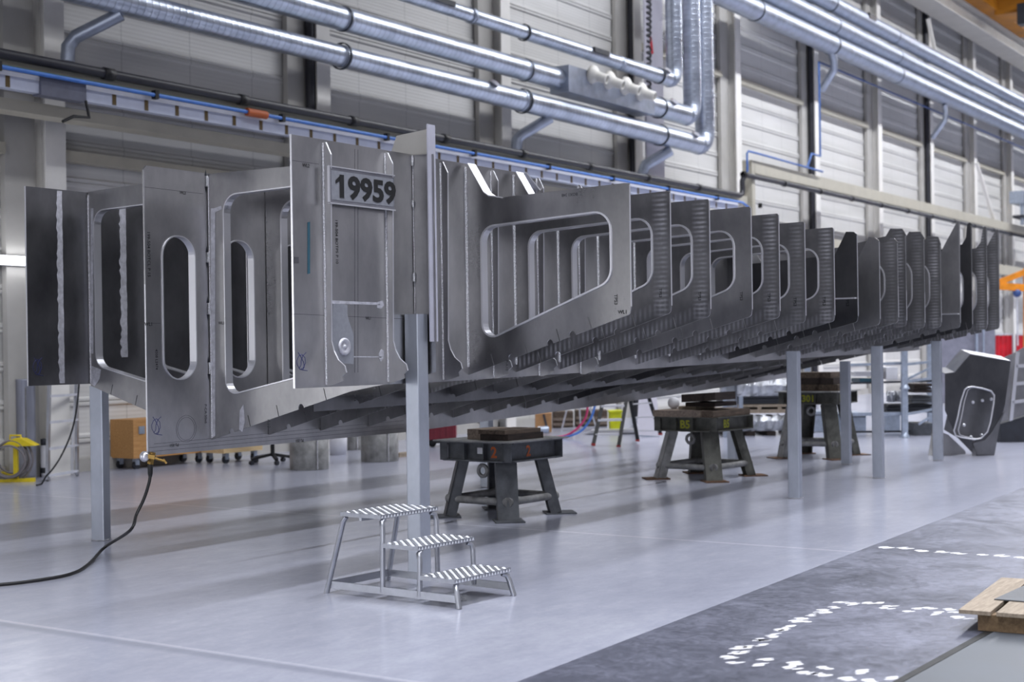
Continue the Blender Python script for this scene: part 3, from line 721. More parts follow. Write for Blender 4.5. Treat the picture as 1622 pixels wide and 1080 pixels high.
d2 = duct_run('middle round metal air duct with a four-nozzle blower box, ending in a tall riser',
    (z2_, [(-13.5, rad(543,28,19)), (xof(543,28), rad(543,28,19)), (xof(831,111), rad(831,111,17)), (xr2 - rad(1085,170,15)*1.55, rad(1048,173,16))]), xr2, None, rad(1096,100,14.5), [xof(543,28), xof(831,111), xof(1043,172)])
d3 = duct_run('uppermost of the left round metal air ducts, with two small rectangular grilles and a riser',
    (z3_, [(-13.5, rad(746,25,12)), (xof(746,25), rad(746,25,11.5)), (xof(980,101), rad(940,88,11.5)), (xr3 - rad(1062,120,12)*1.55, rad(1043,121,12))]), xr3, None, rad(1068,60,13), [xof(830,50), xof(1043,121)])
def lone(label, z, segs, rings):
    o = thing('air_duct', label, 'duct', (segs[0][0], YD, z)); right_run(o, segs[0][0], z, segs[1:], rings); return o
r2 = lone('middle of the three parallel round ducts running to the right on the upper wall', zr2, [(xof(1150,-20), 0), (xof(1319,40), rad(1319,40,14)), (xof(1419,89), rad(1400,80,12)), (80, rad(1560,155,9))], [xof(1319,40), xof(1419,89)])
r3 = lone('highest of the three parallel round ducts running to the right under the crane rail', zr3, [(xof(1250,-20), 0), (xof(1415,56), rad(1380,40,12.5)), (xof(1560,133), rad(1471,86,11)), (80, rad(1560,133,9))], [xof(1315,5), xof(1415,56)])
# grilles
for o, px, py, z, rr in ((d3, 695, 9, z3_, rad(746,25,11.5)), (d3, 943, 84, z3_, rad(940,88,11.5)), (r3, 1370, 28, zr3, rad(1380,40,12.5))):
    x = xof(px, py); b = MB(); b.box((x - .28, YD - rr - .02, z + rr*.05), (x + .28, YD - rr*.7, z + rr*.72)); b.build('grille', M['dark'], o)
# rising blower box with four white jet nozzles
xb0, xb1 = xof(882, 125), xof(1019, 158); rb_ = rad(950, 140, 21)
bx = MB(); bx.box((xb0, YD - rb_, z2_ - rb_), (xb1, YD + rb_ * .6, z2_ + rb_ * .92)); bx = bx.build('blower_box', M['duct_plain'], d2)
for i, (px, py) in enumerate(((918,124),(944,133),(970,142),(995,151))):
    x = xof(px, py); zz = on(px, py).z; r = rad(px, py, 15); ax = Vector((.12, -.92, -.36)).normalized()
    c = Vector((x, YD - rb_ + .02, zz + .05))
    b = MB(); b.lathe(c, ax, [(r*.3, 0), (r, .0), (r*1.02, .05), (r*.92, .09), (r*.62, .15), (r*.52, .20), (r*.50, .36), (r*.44, .37), (r*.40, .33), (r*.36, .18)], 26)
    b.build('jet_nozzle', M['offwhite'], bx)
# small angled branch pipes
def branch(o, pts, rpx):
    q = [on(px, py, Y) for px, py, Y in pts]; b = MB(); b.tube(q, rpx * depth(q[1]) / f, 14); b.sm = [False if False else s for s in b.sm]; b.build('branch_pipe', M['duct_plain'], o)
branch(d1, [(192,22,YD),(120,58,14.25),(108,74,14.3),(107,98,14.3)], 11)
branch(d1, [(872,186,YD),(826,214,14.2),(819,222,14.25),(818,240,14.25)], 9)
branch(d1, [(1062,238,YD),(1022,262,14.2),(1016,282,14.25)], 9)
branch(d1, [(1317,82,YD),(1321,98,YD),(1321,110,YD),(1302,142,14.25)], 6)
branch(d1, [(1496,165,YD),(1498,178,YD),(1497,190,YD),(1477,218,14.25)], 4)
for (x, z, r, o, Y) in ((xof(1090,205), z1_, rad(1050,215,16), d1, 0), (xof(1055,155), z2_, rad(1048,173,16), d2, 0), (xof(1048,110), z3_, rad(1043,121,12), d3, 0), (xof(770,130), z1_, rad(825,160,17), d1, 0)):
    b = MB(); b.cyl((x, YD - r*.75, z + r*.60), (x + .02, YD - r*.85, z + r*.85), .09, 12); q = b.build('access_cap', M['white'], o)
    MB().box((x - .07, YD - r*.9, z + r*.86), (x + .09, YD - r*.8, z + r*.93)).build('red_tag', M['red'], q)
for px, py in ((1306, 18), (1351, 104)):
    pass
# tall pale sheet beside the risers, with a column of dark hooks
xa, xb = on(1022, 80, 14.33).x, on(1050, 80, 14.33).x; zb_p = on(1035, 285, 14.33).z
pl = thing('riser_panel', 'tall pale lilac sheet standing beside the risers with a column of dark marks', 'panel', (xa, 14.35, zb_p))
MB().box((xa, 14.33, zb_p), (xb, 14.37, 14.9)).build('sheet', M['panel_light'], pl)
b = MB()
for y in range(-10, 165, 9):
    if 62 < y < 78: continue
    c = on(1027.5, y, 14.325); b.tube([c + Vector((-.10, 0, .06)), c + Vector((0, 0, .10)), c + Vector((.09, 0, .03)), c + Vector((.03, 0, -.06)), c + Vector((-.08, 0, -.05))], .028, 5)
b.build('hook_marks', M['fade_ink'], pl)
MB().prism([on(1029, 58, 14.32), on(1032, 58, 14.32), on(1035, 85, 14.32), on(1032, 85, 14.32)], (0, -.004, 0)).build('red_stripe', M['red'], pl)
# ------------------------------------------------------------------ pipes, hose and trunking on the wall beams
YP = 14.0
zA = (atY(0, 84, YP).z + atY(237, 128, YP).z + atY(1000, 278, YP).z) / 3; xs_ = atY(1176, 300, YP).x; zB = atY(1182, 277, 13.95).z
o = thing('wall_pipe', 'long black insulated pipe along the wall beam, stepping up at the middle column', 'pipe', (xs_, YP, zA))
MB().tube([(-13.5, YP, zA), (xs_ - .15, YP, zA), (xs_ - .04, YP, zA + .04), (xs_, YP, zA + .15), (xs_, YP, zB - .15), (xs_ + .05, YP - .02, zB - .04), (xs_ + .16, YP - .03, zB), (90, YP - .03, zB)], .062, 12).build('pipe_run', M['black_pipe'], o)
for i in range(20): ring((9.6 + 2.35 * i, YP if 9.6 + 2.35*i < xs_ else YP - .03, zA if 9.6 + 2.35*i < xs_ else zB), (1,0,0), .064, 'pipe_clip', o, 'black', .16, .012)
zH = (atY(0, 111, YP).z + atY(600, 218, YP).z) / 2; zC = atY(1200, 251, YP).z
o = thing('air_hose', 'bright blue air line clipped along the wall beam above the trunking', 'air line', (xs_, YP, zH))
MB().tube([(-13.5, YP - .14, zH), (xs_ - .3, YP - .14, zH), (xs_ + .05, YP - .14, zH - .1)], .026, 10).build('line_run', M['blue'], o)
MB().tube([(xs_ + .02, YP - .12, zB + .05), (xs_ + .02, YP - .12, zC + .02), (xs_ + .1, YP - .12, zC + .08), (xs_ + .8, YP - .12, zC + .08), (atY(1296, 278, YP).x, YP - .12, zC + .04)], .026, 10).build('line_run', M['blue_md'], o)
for i in range(10): MB().box((10.25 + 2.35*i - .03, YP - .17, zH - .05), (10.25 + 2.35*i + .03, YP - .09, zH + .06)).build('hose_clip', M['black'], o)
MB().cyl((atY(394, 182, YP).x - .18, YP - .14, zH), (atY(394, 182, YP).x + .2, YP - .14, zH), .055, 12).build('orange_coupling', M['orange_mark'], o)
q = [atY(1297, 98, YP), atY(1302, 248, YP)]
o = thing('drop_line', 'blue drop line running down a right-hand column and along under the lowest duct', 'air line', q[1])
MB().tube([(q[0].x, YP, q[0].z), (q[0].x, YP, q[1].z + .1), (q[0].x, YP, q[1].z), (q[0].x - .6, YP, q[1].z), (q[0].x - .9, YP, zC + .1)], .028, 8).build('vertical_run', M['blue_md'], o)
MB().tube([(q[0].x, YP, q[0].z), (78, YP, q[0].z + .02)], .028, 8).build('horizontal_run', M['blue_dk'], o)
o = MB().tube([(-13.5, YP + .03, zA - .13), (xs_ - .2, YP + .03, zA - .13)], .02, 8).build('green_cable', paint('dull_green_cable', (.44,.52,.44), .5)); tag(o, 'thin dull green cable running just under the black wall pipe', 'cable')
zT0 = (atY(0, 141, YP).z + atY(240, 178, YP).z) / 2; zT1 = (atY(0, 121, YP).z + atY(240, 160, YP).z) / 2
o = thing('busbar_trunking', 'pale blue-white busbar trunking with brown dividers under the blue air line', 'trunking', (0, YP, zT0))
MB().box((-13.5, YP - .06, zT0), (xs_ - .4, YP + .06, zT1)).build('housing', M['trunk'], o)
MB().box((-13.5, YP - .07, zT1), (xs_ - .4, YP + .06, zT1 + .05)).build('cover_lip', M['white'], o)
b0 = MB().box((-.03, YP - .066, zT0 + .012), (.03, YP - .055, zT1 - .004)).build('divider', M['divider'], o)
x = 8.35; b0.location.x = x
while x < xs_ - 1.2:
    x += .52; c = b0.copy(); COL.objects.link(c); c.parent = o; c.location = (x, b0.location.y, b0.location.z)
jb = atY(95, 145, YP).x; jb2 = atY(128, 145, YP).x
MB().box((jb - .35, YP - .10, zT0 - .02), (jb2, YP + .06, zT1 + .06)).build('junction_box', paint('dark_grey_box', (.38,.39,.45), .5), o)
MB().tube([(jb + .3, YP - .1, zT0), (jb + .35, YP - .1, zT0 - .2), (jb + .1, YP - .12, zT0 - .22), (jb - .05, YP - .1, zT0 - .3)], .02, 6).build('loose_lead', M['black'], o)
for i, (px, lab) in enumerate(((494, 'dark drain pipe beside the wall column behind the numbered girder'), (1003, 'dark drain pipe beside the column behind the blower nozzles'), (1286, 'dark drain pipe beside the column with the blue drop line'), (1469, 'dark drain pipe beside the far column near the braced bay'))):
    x = atY(px, 200, 14.86).x; o = MB().tube([(x, 14.88, 0.0), (x, 14.88, 14.9)], .075, 12).build('drain_pipe', M['black_pipe']); tag(o, lab, 'pipe', 'drain pipes on the columns')
# strip light at the far left
q0, q1 = atY(-60, 408, 14.9), atY(62, 407, 14.9)
o = thing('strip_light', 'glowing white strip light on the wall left of the hull', 'light', q0)
em = NT('white_tube_glow'); em.set(**{'Base Color': (1,1,1,1), 'Emission Color': (.93,.95,1,1), 'Emission Strength': 9.0}); M['glow'] = em.m
MB().cyl((q0.x, 14.88, q0.z), (q1.x, 14.88, q0.z), .045, 12).build('tube', M['glow'], o); MB().box((q0.x, 14.93, q0.z - .06), (q1.x, 15.05, q0.z + .06)).build('light_housing', M['white'], o)
# ------------------------------------------------------------------ crane and high things at the right
o = thing('overhead_crane', 'orange overhead crane girder at the upper right corner', 'crane', (50, 0, 13))
MB().box((50, -13, 12.75), (51.4, 13.3, 14.3)).build('bridge_girder', M['orange_dk'], o)
b = MB(); b.prism([(45.5, 13.2, 13.15), (47, 13.2, 12.9), (55, 13.2, 12.9), (56.5, 13.2, 13.15), (56.5, 13.2, 13.7), (45.5, 13.2, 13.7)], (0, .5, 0)); b.build('end_carriage', M['orange_dk'], o)
b = MB(); b.box((49.4, 11.5, 12.2), (49.9, 12.4, 12.9)); b.build('trolley_drive', M['dark'], o)
o = thing('jib_arm', 'orange triangular jib arm sticking out beside the end of the hull', 'jib crane', atD(1610, 470, 40))
b = MB(); b.bar(atD(1583, 447, 40), atD(1640, 424, 40), .16, .1, UP); b.build('upper_arm', M['orange'], o)
b = MB(); b.bar(atD(1583, 453, 40), atD(1640, 457, 40), .2, .12, UP); b.build('lower_arm', M['orange'], o)
b = MB(); b.bar(atD(1632, 424, 40.2), atD(1632, 640, 40.2), .3, .3, RGT); b.build('mast', M['orange'], o)
c = atD(1611, 464, 40); MB().ball(c, .12, 8).build('hoist_body', M['blue_dk'], o); MB().cyl(c + UP*.1, c + UP*.25, .015, 6).build('hoist_hook', M['black'], o)
MB().cyl(c - UP*.1, Vector((c.x, c.y, 1.4)), .02, 6).build('hoist_chain', M['white_al'], o)
o = thing('wall_cabinet', 'grey switch cabinet on a frame high on the wall at the right edge', 'cabinet', atY(1612, 355, 13.9))
a_, c_ = atY(1603, 300, 13.9), atY(1645, 335, 13.9)
b = MB(); b.box((a_.x, 13.5, atY(1603, 322, 13.9).z), (c_.x, 14.0, atY(1603, 303, 13.9).z)); b.build('cabinet_body', M['galv'], o)
for x in (a_.x + .2, (a_.x + c_.x)/2): MB().box((x, 13.55, atY(1603, 356, 13.9).z), (x + .12, 13.67, atY(1603, 322, 13.9).z)).build('leg', M['galv'], o)
MB().box((a_.x, 13.5, atY(1603, 345, 13.9).z), (c_.x, 13.9, atY(1603, 341, 13.9).z)).build('shelf', M['dark'], o)
# ------------------------------------------------------------------ trestles
def trestle(cx, cy, rot, hw, hd, H, label, mat, mark, mcol, fw=.20, ft=.18, topplate=True, brace_mat='steel_lt', splay=.16, worn=False):
    """welded steel trestle: box frame of beams on four splayed channel legs with pipe rails"""
    o = thing('trestle', label, 'trestle', (cx, cy, 0), 'steel trestles under the hull'); cs, sn = math.cos(rot), math.sin(rot)
    W = lambda x, y, z: Vector((cx + x*cs - y*sn, cy + x*sn + y*cs, z))
    zb = H - ft; m = M[mat]
    # top frame: I-beam ring
    b = MB()
    for (a, c, nrm) in (((-hw, -hd), (hw, -hd), (0, -1)), ((hw, -hd), (hw, hd), (1, 0)), ((hw, hd), (-hw, hd), (0, 1)), ((-hw, hd), (-hw, -hd), (-1, 0))):
        p, q = W(*a, (zb + H)/2), W(*c, (zb + H)/2); nv = W(nrm[0], nrm[1], 0) - W(0, 0, 0)
        b.bar(p, q, ft, .012, UP)
        for zz in (H - .006, zb + .006):
            off = nv * .03; b.bar(p + off - UP*((zb + H)/2 - zz), q + off - UP*((zb + H)/2 - zz), .10, .012, nv)
    for sx_, sy_ in ((-1,-1),(1,-1),(1,1),(-1,1)):
        p = W(sx_*hw, sy_*hd, zb); e = W(sx_*(hw + .06), sy_*(hd + .06), zb); b.bar(p.lerp(e, .5), p.lerp(e, .5) + UP*ft, .012, .08)
    for t in (-.33, .33):
        b.bar(W(hw*t, -hd - .035, zb), W(hw*t, -hd - .035, H), .05, .010, W(0, 1, 0) - W(0, 0, 0))
    b.build('top_frame', m, o)
    if topplate: MB().prism([W(-hw - .10, -hd - .10, H), W(hw + .10, -hd - .10, H), W(hw + .10, hd + .10, H), W(-hw - .10, hd + .10, H)], (0, 0, .012)).build('top_plate', M['steel_lt'], o)
    feet = []
    for sx_, sy_ in ((-1,-1),(1,-1),(1,1),(-1,1)):
        t = W(sx_*(hw - .06), sy_*(hd - .06), zb); g = W(sx_*(hw + splay), sy_*(hd + splay), .012)
        ox = (W(sx_, sy_, 0) - W(0, 0, 0)).normalized(); sd = UP.cross(ox)
        b = MB(); b.bar(t, g, .19, .012, sd)
        for k in (-1, 1): b.bar(t + sd*(.089*k) - ox*.045, g + sd*(.089*k) - ox*.045, .012, .10, sd)
        lg = b.build('leg', M['steel_lt'] if worn and sx_ < 0 and sy_ < 0 else m, o)
        MB().prism([g + ox*i*.14 + sd*j*.13 - UP*.012 for i, j in ((-1,-1),(1,-1),(1,1),(-1,1))], (0, 0, .012)).build('foot_plate', M['rust'] if worn else M['steel'], lg)
        feet.append((t, g))
    for i in range(4):
        (t0, g0), (t1, g1) = feet[i], feet[(i + 1) % 4]; k = .70 if not worn else .74
        p, q = t0.lerp(g0, k), t1.lerp(g1, k); d = (q - p).normalized() * .02; n_ = UP.cross(d.normalized()); c = (p + q) / 2
        b = MB(); b.tube([p, p.lerp(q, .12), q.lerp(p, .12), q], [.045, .034, .034, .045], 12); b.build('cross_rail', M[brace_mat], o)
    # lifting eye beneath the frame and chalked number
    b = MB(); c = W(.02, -hd + .05, zb - .09); ex = W(1, 0, 0) - W(0, 0, 0)
    b.tube([c + ex*math.cos(t)*.05 + UP*math.sin(t)*.05 for t in [i*math.pi/8 for i in range(16)]], .018, 8, closed=True); b.build('lifting_eye', M['steel_lt'], o)
    # numbers: on the two camera-facing sides
    ex = (W(1, 0, 0) - W(0, 0, 0)); ey = (W(0, 1, 0) - W(0, 0, 0))
    for s_, pos, dr in mark: text_mb(s_, ft * .78, ex if dr == 0 else (-ey if dr == 1 else ey), UP, W(*pos, zb + ft*.22), bold=.004, th=.002).build('chalk_mark', M[mcol], o)
    return o, W
# pose of a trestle from its measured feet
def pose(L, F, R):
    L, F, R = (flo(*q) for q in (L, F, R)); c = (L + R) / 2; e = ((F - L).normalized() - (R - F).normalized().cross(UP) * 0)
    ex = ((F - L).normalized() + Matrix.Rotation(-math.pi/2, 3, 'Z') @ (R - F).normalized()).normalized()
    return c, math.atan2(ex.y, ex.x), (F - L).length, (R - F).length
c, rt, wa, wb = pose((703, 818), (806, 826), (888, 812))
hw, hd = wa/2 - .035, wb/2 - .035
def rot_pt(c, r, x, y): return Vector((c.x + x*math.cos(r) - y*math.sin(r), c.y + x*math.sin(r) + y*math.cos(r), 0))
def top_h(px, py, c, r, x, y): return atD(px, py, depth(rot_pt(c, r, x, y))).z
HT1 = top_h(797, 696, c, rt, hw, -hd); FT1 = HT1 - top_h(797, 727, c, rt, hw, -hd)
HT1 -= .03
T1, W1_ = trestle(c.x, c.y, rt, hw, hd, HT1, 'grey steel trestle marked with orange 2s, nearest one behind the front post', 'steel', [('2', (hw*.48, -hd - .008), 0), ('2', (hw + .008, hd * -.25), 3)], 'orange_mark', ft=FT1, splay=.03)
lab = MB().prism([W1_(hw*.02, -hd - .0075, HT1 - FT1*.62), W1_(hw*.28, -hd - .0075, HT1 - FT1*.62), W1_(hw*.28, -hd - .0075, HT1 - FT1*.3), W1_(hw*.02, -hd - .0075, HT1 - FT1*.3)], (W1_(0, -1, 0) - W1_(0, 0, 0)) * .002).build('paper_label', M['white_mark'], T1)
c2, rt2, wa2, wb2 = pose((1044, 758), (1139, 765), (1188, 753)); hw2, hd2 = wa2/2 - .10, wb2/2 - .10
HT2 = top_h(1138, 661, c2, rt2, hw2, -hd2); FT2 = HT2 - top_h(1138, 684, c2, rt2, hw2, -hd2)
T2, W2_ = trestle(c2.x, c2.y, rt2, hw2, hd2, HT2, 'worn steel trestle with yellow B5 chalk marks, standing left of the right-hand posts', 'steel_worn', [('B5', (-hw2*.24, -hd2 - .008), 0), ('B5', (hw2 + .008, -hd2*.4), 3)], 'yellow_mark', topplate=False, worn=True, ft=FT2, splay=.05)
c3, rt3, wa3, wb3 = pose((1274, 722), (1361, 726), (1385, 716)); hw3, hd3 = wa2/2 - .10, wb2/2 - .10
c3 = Vector((18.35, 7.3, 0))
HT3 = top_h(1350, 621, c3, rt2 + .12, hw3, -hd3); FT3 = HT3 - top_h(1350, 640, c3, rt2 + .12, hw3, -hd3); print('TRESTLE', HT1, FT1, HT2, FT2, HT3, FT3, hw, hd, hw2, hd2)
T3, W3_ = trestle(c3.x, c3.y, rt2 + .12, hw3, hd3, HT3, 'worn steel trestle with yellow 301 chalk mark, farthest of the three under the hull', 'steel_worn', [('301', (-hw3*.27, -hd3 - .008), 0), ('1', (hw3 + .008, -hd3*.4), 3)], 'yellow_mark', topplate=True, worn=True, ft=FT3, splay=.05)
def block(Wf, x0, y0, z0, x1, y1, z1, mat, label, group, tilt=0.0):
    b = MB(); vs = [Wf(x, y, z + tilt*(x - x0)) for z in (z0, z1) for x, y in ((x0, y0), (x1, y0), (x1, y1), (x0, y1))]
    b.add(vs, [(0,3,2,1),(4,5,6,7),(0,1,5,4),(1,2,6,5),(2,3,7,6),(3,0,4,7)]); o = b.build('timber_block', M[mat]); tag(o, label, 'timber', group); return o
B1, B2, B3 = HT1 + .013, HT2 + .002, HT3 + .014
g_ = 'timber packing under the hull'
# chunky packing between trestles and keel
kz = lerp(KEEL, c.x) - .004
block(W1_, -hw*.55, -hd*.75, B1, -hw*.05, hd*.4, kz, 'timber_lt', 'pale grey timber block on the orange-marked trestle', g_)
block(W1_, hw*.02, -hd*.9, B1, hw*.95, hd*.6, B1 + .6*(kz - B1), 'timber_dk', 'dark lower timber plank on the orange-marked trestle', g_)
block(W1_, hw*.0, -hd*.95, B1 + .002 + .6*(kz - B1), hw*.9, hd*.55, kz, 'timber', 'thin upper timber board on the orange-marked trestle', g_)
block(W2_, -hw2 - .06, -hd2 - .08, B2 + 0, hw2 * .65, hd2, B2 + 0 + .075, 'timber_lt', 'thick weathered plank lying on the yellow B5 trestle', g_)
block(W2_, hw2*.72, -hd2 - .06, B2 + 0, hw2 + .05, hd2, B2 + 0 + .07, 'timber', 'short timber offcut at the right end of the yellow B5 trestle', g_)
block(W2_, -hw2*.6, -hd2*.6, B2 + .077, hw2*.1, hd2*.5, B2 + .077 + .035, 'wood', 'pale thin board on the weathered plank of the B5 trestle', g_)
block(W2_, -hw2*.2, -hd2*.75, B2 + .114, hw2*.95, hd2*.5, B2 + .114 + .045, 'timber_dk', 'flat dark timber under the wedge on the B5 trestle', g_)
block(W2_, -hw2*.25, -hd2*.9, B2 + .162, hw2*1.05, hd2*.3, B2 + .162 + .09, 'timber_dk', 'tilted dark wedge timber, topmost on the B5 trestle', g_, .06)
b = MB(); cb = W2_(-hw2*.85, -hd2*.5, B2 + .077 + .07); b.ball(cb, .07, 10); o = b.build('white_ball', M['white']); tag(o, 'round white ball resting on the weathered plank of the B5 trestle', 'ball')
z = B3
for i, (wd, hh, lab_) in enumerate(((.36, .085, 'bottom timber of the stack on the farthest trestle'), (.30, .085, 'middle timber of the stack on the farthest trestle'), (.26, .075, 'topmost timber of the stack on the farthest trestle'))):
    block(W3_, -wd, -.25, z, wd, .2, z + hh, ('timber', 'timber_dk', 'timber', 'timber_dk')[i], lab_, g_); z += hh + .002
# ------------------------------------------------------------------ step stool
zt = .515
st = thing('step_stool', 'small three-step aluminium stool with checker-plate treads before the front post', 'step stool', flo(640, 945))
A = [atZ(539, 811, zt), atZ(590, 818, zt), atZ(679.5, 804, zt), atZ(633, 798, zt)]
wv = ((A[2] - A[1]) + (A[3] - A[0])) / 2; wl = wv.length; wv.normalize(); dv = Vector((wv.y, -wv.x, 0)); 
if dv.dot(A[1] - A[0]) < 0: dv = -dv
orig = A[0]; td = .27 / 1.0
O_ = lambda a, d, z: Vector((orig.x, orig.y, 0)) + wv * a + dv * d + UP * z
def tread(d0, z, dep):
    b = MB(); b.prism([O_(0, d0, z - .025), O_(wl, d0, z - .025), O_(wl, d0 + dep, z - .025), O_(0, d0 + dep, z - .025)], (0, 0, .025)); t = b.build('tread', M['step'], st)
    b = MB(); na, nd = 19, 9
    for i in range(na):
        for j in range(nd):
            a_, d_ = wl*(i + .5)/na, d0 + dep*(j + .5)/nd; k = 1 if (i + j) % 2 else -1
            v1 = (wv * .0105 + dv * .0085 * k); v2 = Vector((-v1.y, v1.x, 0)).normalized() * .0036; p = O_(a_, d_, z)
            b.add([p - v1, p + v2, p + v1, p - v2, p + UP * .004], [(0,3,4), (3,2,4), (2,1,4), (1,0,4)])
    for i in range(na):
        p = O_(wl*(i + .5)/na, d0 + dep + .0005, z - .012); b.add([p - wv*.012 - UP*.010, p + wv*.012 - UP*.010, p + UP*.010, p + dv*.004 - UP*.003], [(0,1,3), (1,2,3), (2,0,3)])
    b.build('tread_pattern', M['white_al'], t)
s1 = (A[1] - A[0]).dot(dv)
P2 = [atZ(586.5, 866, zt*.66), atZ(629, 873, zt*.66)]; P3 = [atZ(629, 919, zt*.33), atZ(672, 929, zt*.33)]
d2a = (P2[0] - orig).dot(dv); d2b = (P2[1] - orig).dot(dv); d3a = (P3[0] - orig).dot(dv); d3b = (P3[1] - orig).dot(dv)
dz0 = (d2b - s1) ; dep = s1
tread(0, zt, s1); tread(s1 + .01, zt*.665, d2b - s1 - .01); tread(d2b + .01, zt*.33, d3b - d2b - .01)
def rod(pts, r=.0165): return MB().tube(pts, r, 10).build('leg_tube', M['tube_alu'], st)
for a_ in (.02, wl - .02):
    sg = -1 if a_ < .1 else 1
    rod([O_(a_, .03, zt - .03), O_(a_ + sg*.004, .01, zt - .06), O_(a_ + sg*.035, -.115, .0)])
    for (dd, z) in ((s1, zt), (d2b, zt*.665)):
        rod([O_(a_ - sg*.03, dd - .02, z - .032), O_(a_, dd - .01, z - .045), O_(a_ + sg*.002, dd, z - .08), O_(a_ + sg*.01, dd, .045)])
    rod([O_(a_ - sg*.03, d3b - .03, zt*.33 - .032), O_(a_, d3b - .015, zt*.33 - .045), O_(a_ + sg*.004, d3b, zt*.33 - .08), O_(a_ + sg*.015, d3b + .025, 0)])
    b = MB(); b.bar(O_(a_ + sg*.024, -.10, .055), O_(a_ + sg*.010, d3b + .012, .055), .045, .010, UP); b.build('base_rail', M['tube_alu'], st)
b = MB(); b.bar(O_(0, -.10, .055), O_(wl, -.10, .055), .045, .010, UP); b.build('base_rail', M['tube_alu'], st)
b = MB()
for d_, z in ((s1*.5, zt - .035), ): b.bar(O_(0, d_, z), O_(wl, d_, z), .02, .02)
b.build('tread_support', M['tube_alu'], st)
# ------------------------------------------------------------------ earth cable with brass clamp
cx_ = atY(237, 722, Y2 - .02)
o = thing('welding_cable', 'black earth cable with brass clamp hanging from the lower hull corner to the floor', 'cable', (cx_.x, cx_.y, 0))
dref = depth(cx_); path = [atD(238, 752, dref), atD(236, 765, dref - .02), atD(228, 790, dref - .05), atD(216, 815, dref - .12), atD(206, 840, dref - .3)]
fl_ = [flo(166, 877) + UP*.05, flo(140, 897) + UP*.016, flo(112, 912) + UP*.0135, flo(60, 922) + UP*.0135, flo(0, 929) + UP*.0135, flo(-90, 934) + UP*.0135]
def smooth(p, n=6):
    out = []
    for i in range(len(p) - 1):
        a, b_, c_, d = p[max(i-1, 0)], p[i], p[i+1], p[min(i+2, len(p)-1)]
        for k in range(n):
            t = k / n; out.append(.5*((2*b_) + (c_ - a)*t + (2*a - 5*b_ + 4*c_ - d)*t*t + (-a + 3*b_ - 3*c_ + d)*t**3))
    return out + [p[-1]]
pp = smooth(path + fl_); pp = [Vector((q.x, q.y, max(q.z, .0125))) for q in pp]
MB().tube(pp, .0115, 8).build('cable_run', M['black'], o)
MB().tube([atD(238, 733, dref), atD(238, 738, dref), atD(238, 750, dref), atD(238, 755, dref)], [.012, .02, .018, .013], 10).build('cable_sleeve', M['black'], o)
b = MB(); b.bar(atD(242, 716, dref), atD(238, 735, dref), .03, .03); b.bar(atD(232, 722, dref - .03), atD(246, 724, dref - .03), .035, .03); b.build('clamp_body', M['brass'], o)
MB().cyl(atD(246, 726, dref - .04), atD(262, 731, dref - .05), .010, 8).build('clamp_screw', M['brass'], o)
b = MB(); b.bar(atD(259, 727, dref - .05), atD(264, 734, dref - .05), .012, .012); b.build('clamp_tommy_bar', M['brass'], o)
b = MB(); c_ = atD(229, 723, dref - .03); b.ball(c_, .04, 8, (.9, .9, 1)); b.build('clamp_jaw', M['alu_edge'], o)
# ------------------------------------------------------------------ floor plates and pallet at the lower right
pA = flo(849.6, 1080); pB = flo(1622, 772.7); yA = (pA.y + pB.y) / 2; q0, q1 = flo(1415, 1080), flo(1549, 988); yq = (q0.y + q1.y) / 2
fp = thing('floor_plate', 'large dark scratched steel sheet flat on the floor with white grind marks', 'floor plate', (pA.x, yA, 0))
pm = NT('dark_floor_sheet'); n1 = pm.noise(1.2, (1,1,1), 6, .7, dist=.8); n2 = pm.noise(9, (1,1,1), 5, .7, dist=2.0); vv = pm.math('ADD', pm.math('MULTIPLY', n1, .55), pm.math('MULTIPLY', n2, .45))
pm.l(pm.ramp(vv, [(.35, srgb(.30,.31,.36)), (.5, srgb(.38,.39,.45)), (.66, srgb(.50,.51,.58))]), pm.b.inputs['Base Color']); pm.l(pm.rng(vv, .28, .46, .3, .7), pm.b.inputs['Roughness']); pm.set(Metallic=.35); pm.bump(n2, .2, .004); M['fplate'] = pm.m
bp = lambda px, py, z=.008: atZ(px, py, z)
xend = flo(1622, 772).x + 8
MB().prism([(pA.x - 3, pA.y, .0005), (pA.x - 3, q0.y + .01, .0005), (xend, q1.y - .25, .0005), (xend, pB.y + .1, .0005), (pB.x, pB.y, .0005)], (0, 0, .006)).build('sheet', M['fplate'], fp)
marks = MB(); rr = random.Random(11)
def blob(px, py, s=1.0):
    c_ = atZ(px, py, .0068)
    for k in range(rr.choice((2, 3, 3))):
        w_, l_ = rr.uniform(.012, .022)*s, rr.uniform(.035, .06)*s; o_ = c_ + dvX * rr.uniform(-.025, .025) + dvY * (k - 1) * .03 * s; n_ = 9
        marks.add([o_ + dvX*math.cos(t)*l_*rr.uniform(.75, 1.1) + dvY*math.sin(t)*w_ for t in [i*2*math.pi/n_ for i in range(n_)]], [tuple(range(n_))])
dvX, dvY = (RGT*.9 + FWD*.35).normalized(), (FWD*.9 - RGT*.35).normalized()
for px, py in ((1401,867),(1432,868),(1460,872),(1490,874),(1521,876),(1553,878),(1584,880),(1617,883)): blob(px, py, 1.1)
for px, py in ((1330,953),(1352,956),(1373,955),(1393,954),(1408,959),(1404,963),(1440,967),(1452,963),(1470,963),(1487,969),(1480,972),(1502,965),(1508,969),(1519,977),(1538,979)): blob(px, py, .8)
for i in range(22):
    t = i / 21; blob(1315 - 165*t + rr.uniform(-10, 10), 960 + 80*t + rr.uniform(-4, 4), .75)
for px, py in ((1150,1041),(1162,1048),(1204,1051),(1217,1043),(1252,1058),(1262,1050),(1275,1066),(1300,1068),(1311,1057),(1345,1075),(1364,1064),(1380,1078),(1408,1073)): blob(px, py, .85)
marks.build('grind_marks', M['white_mark'], fp)
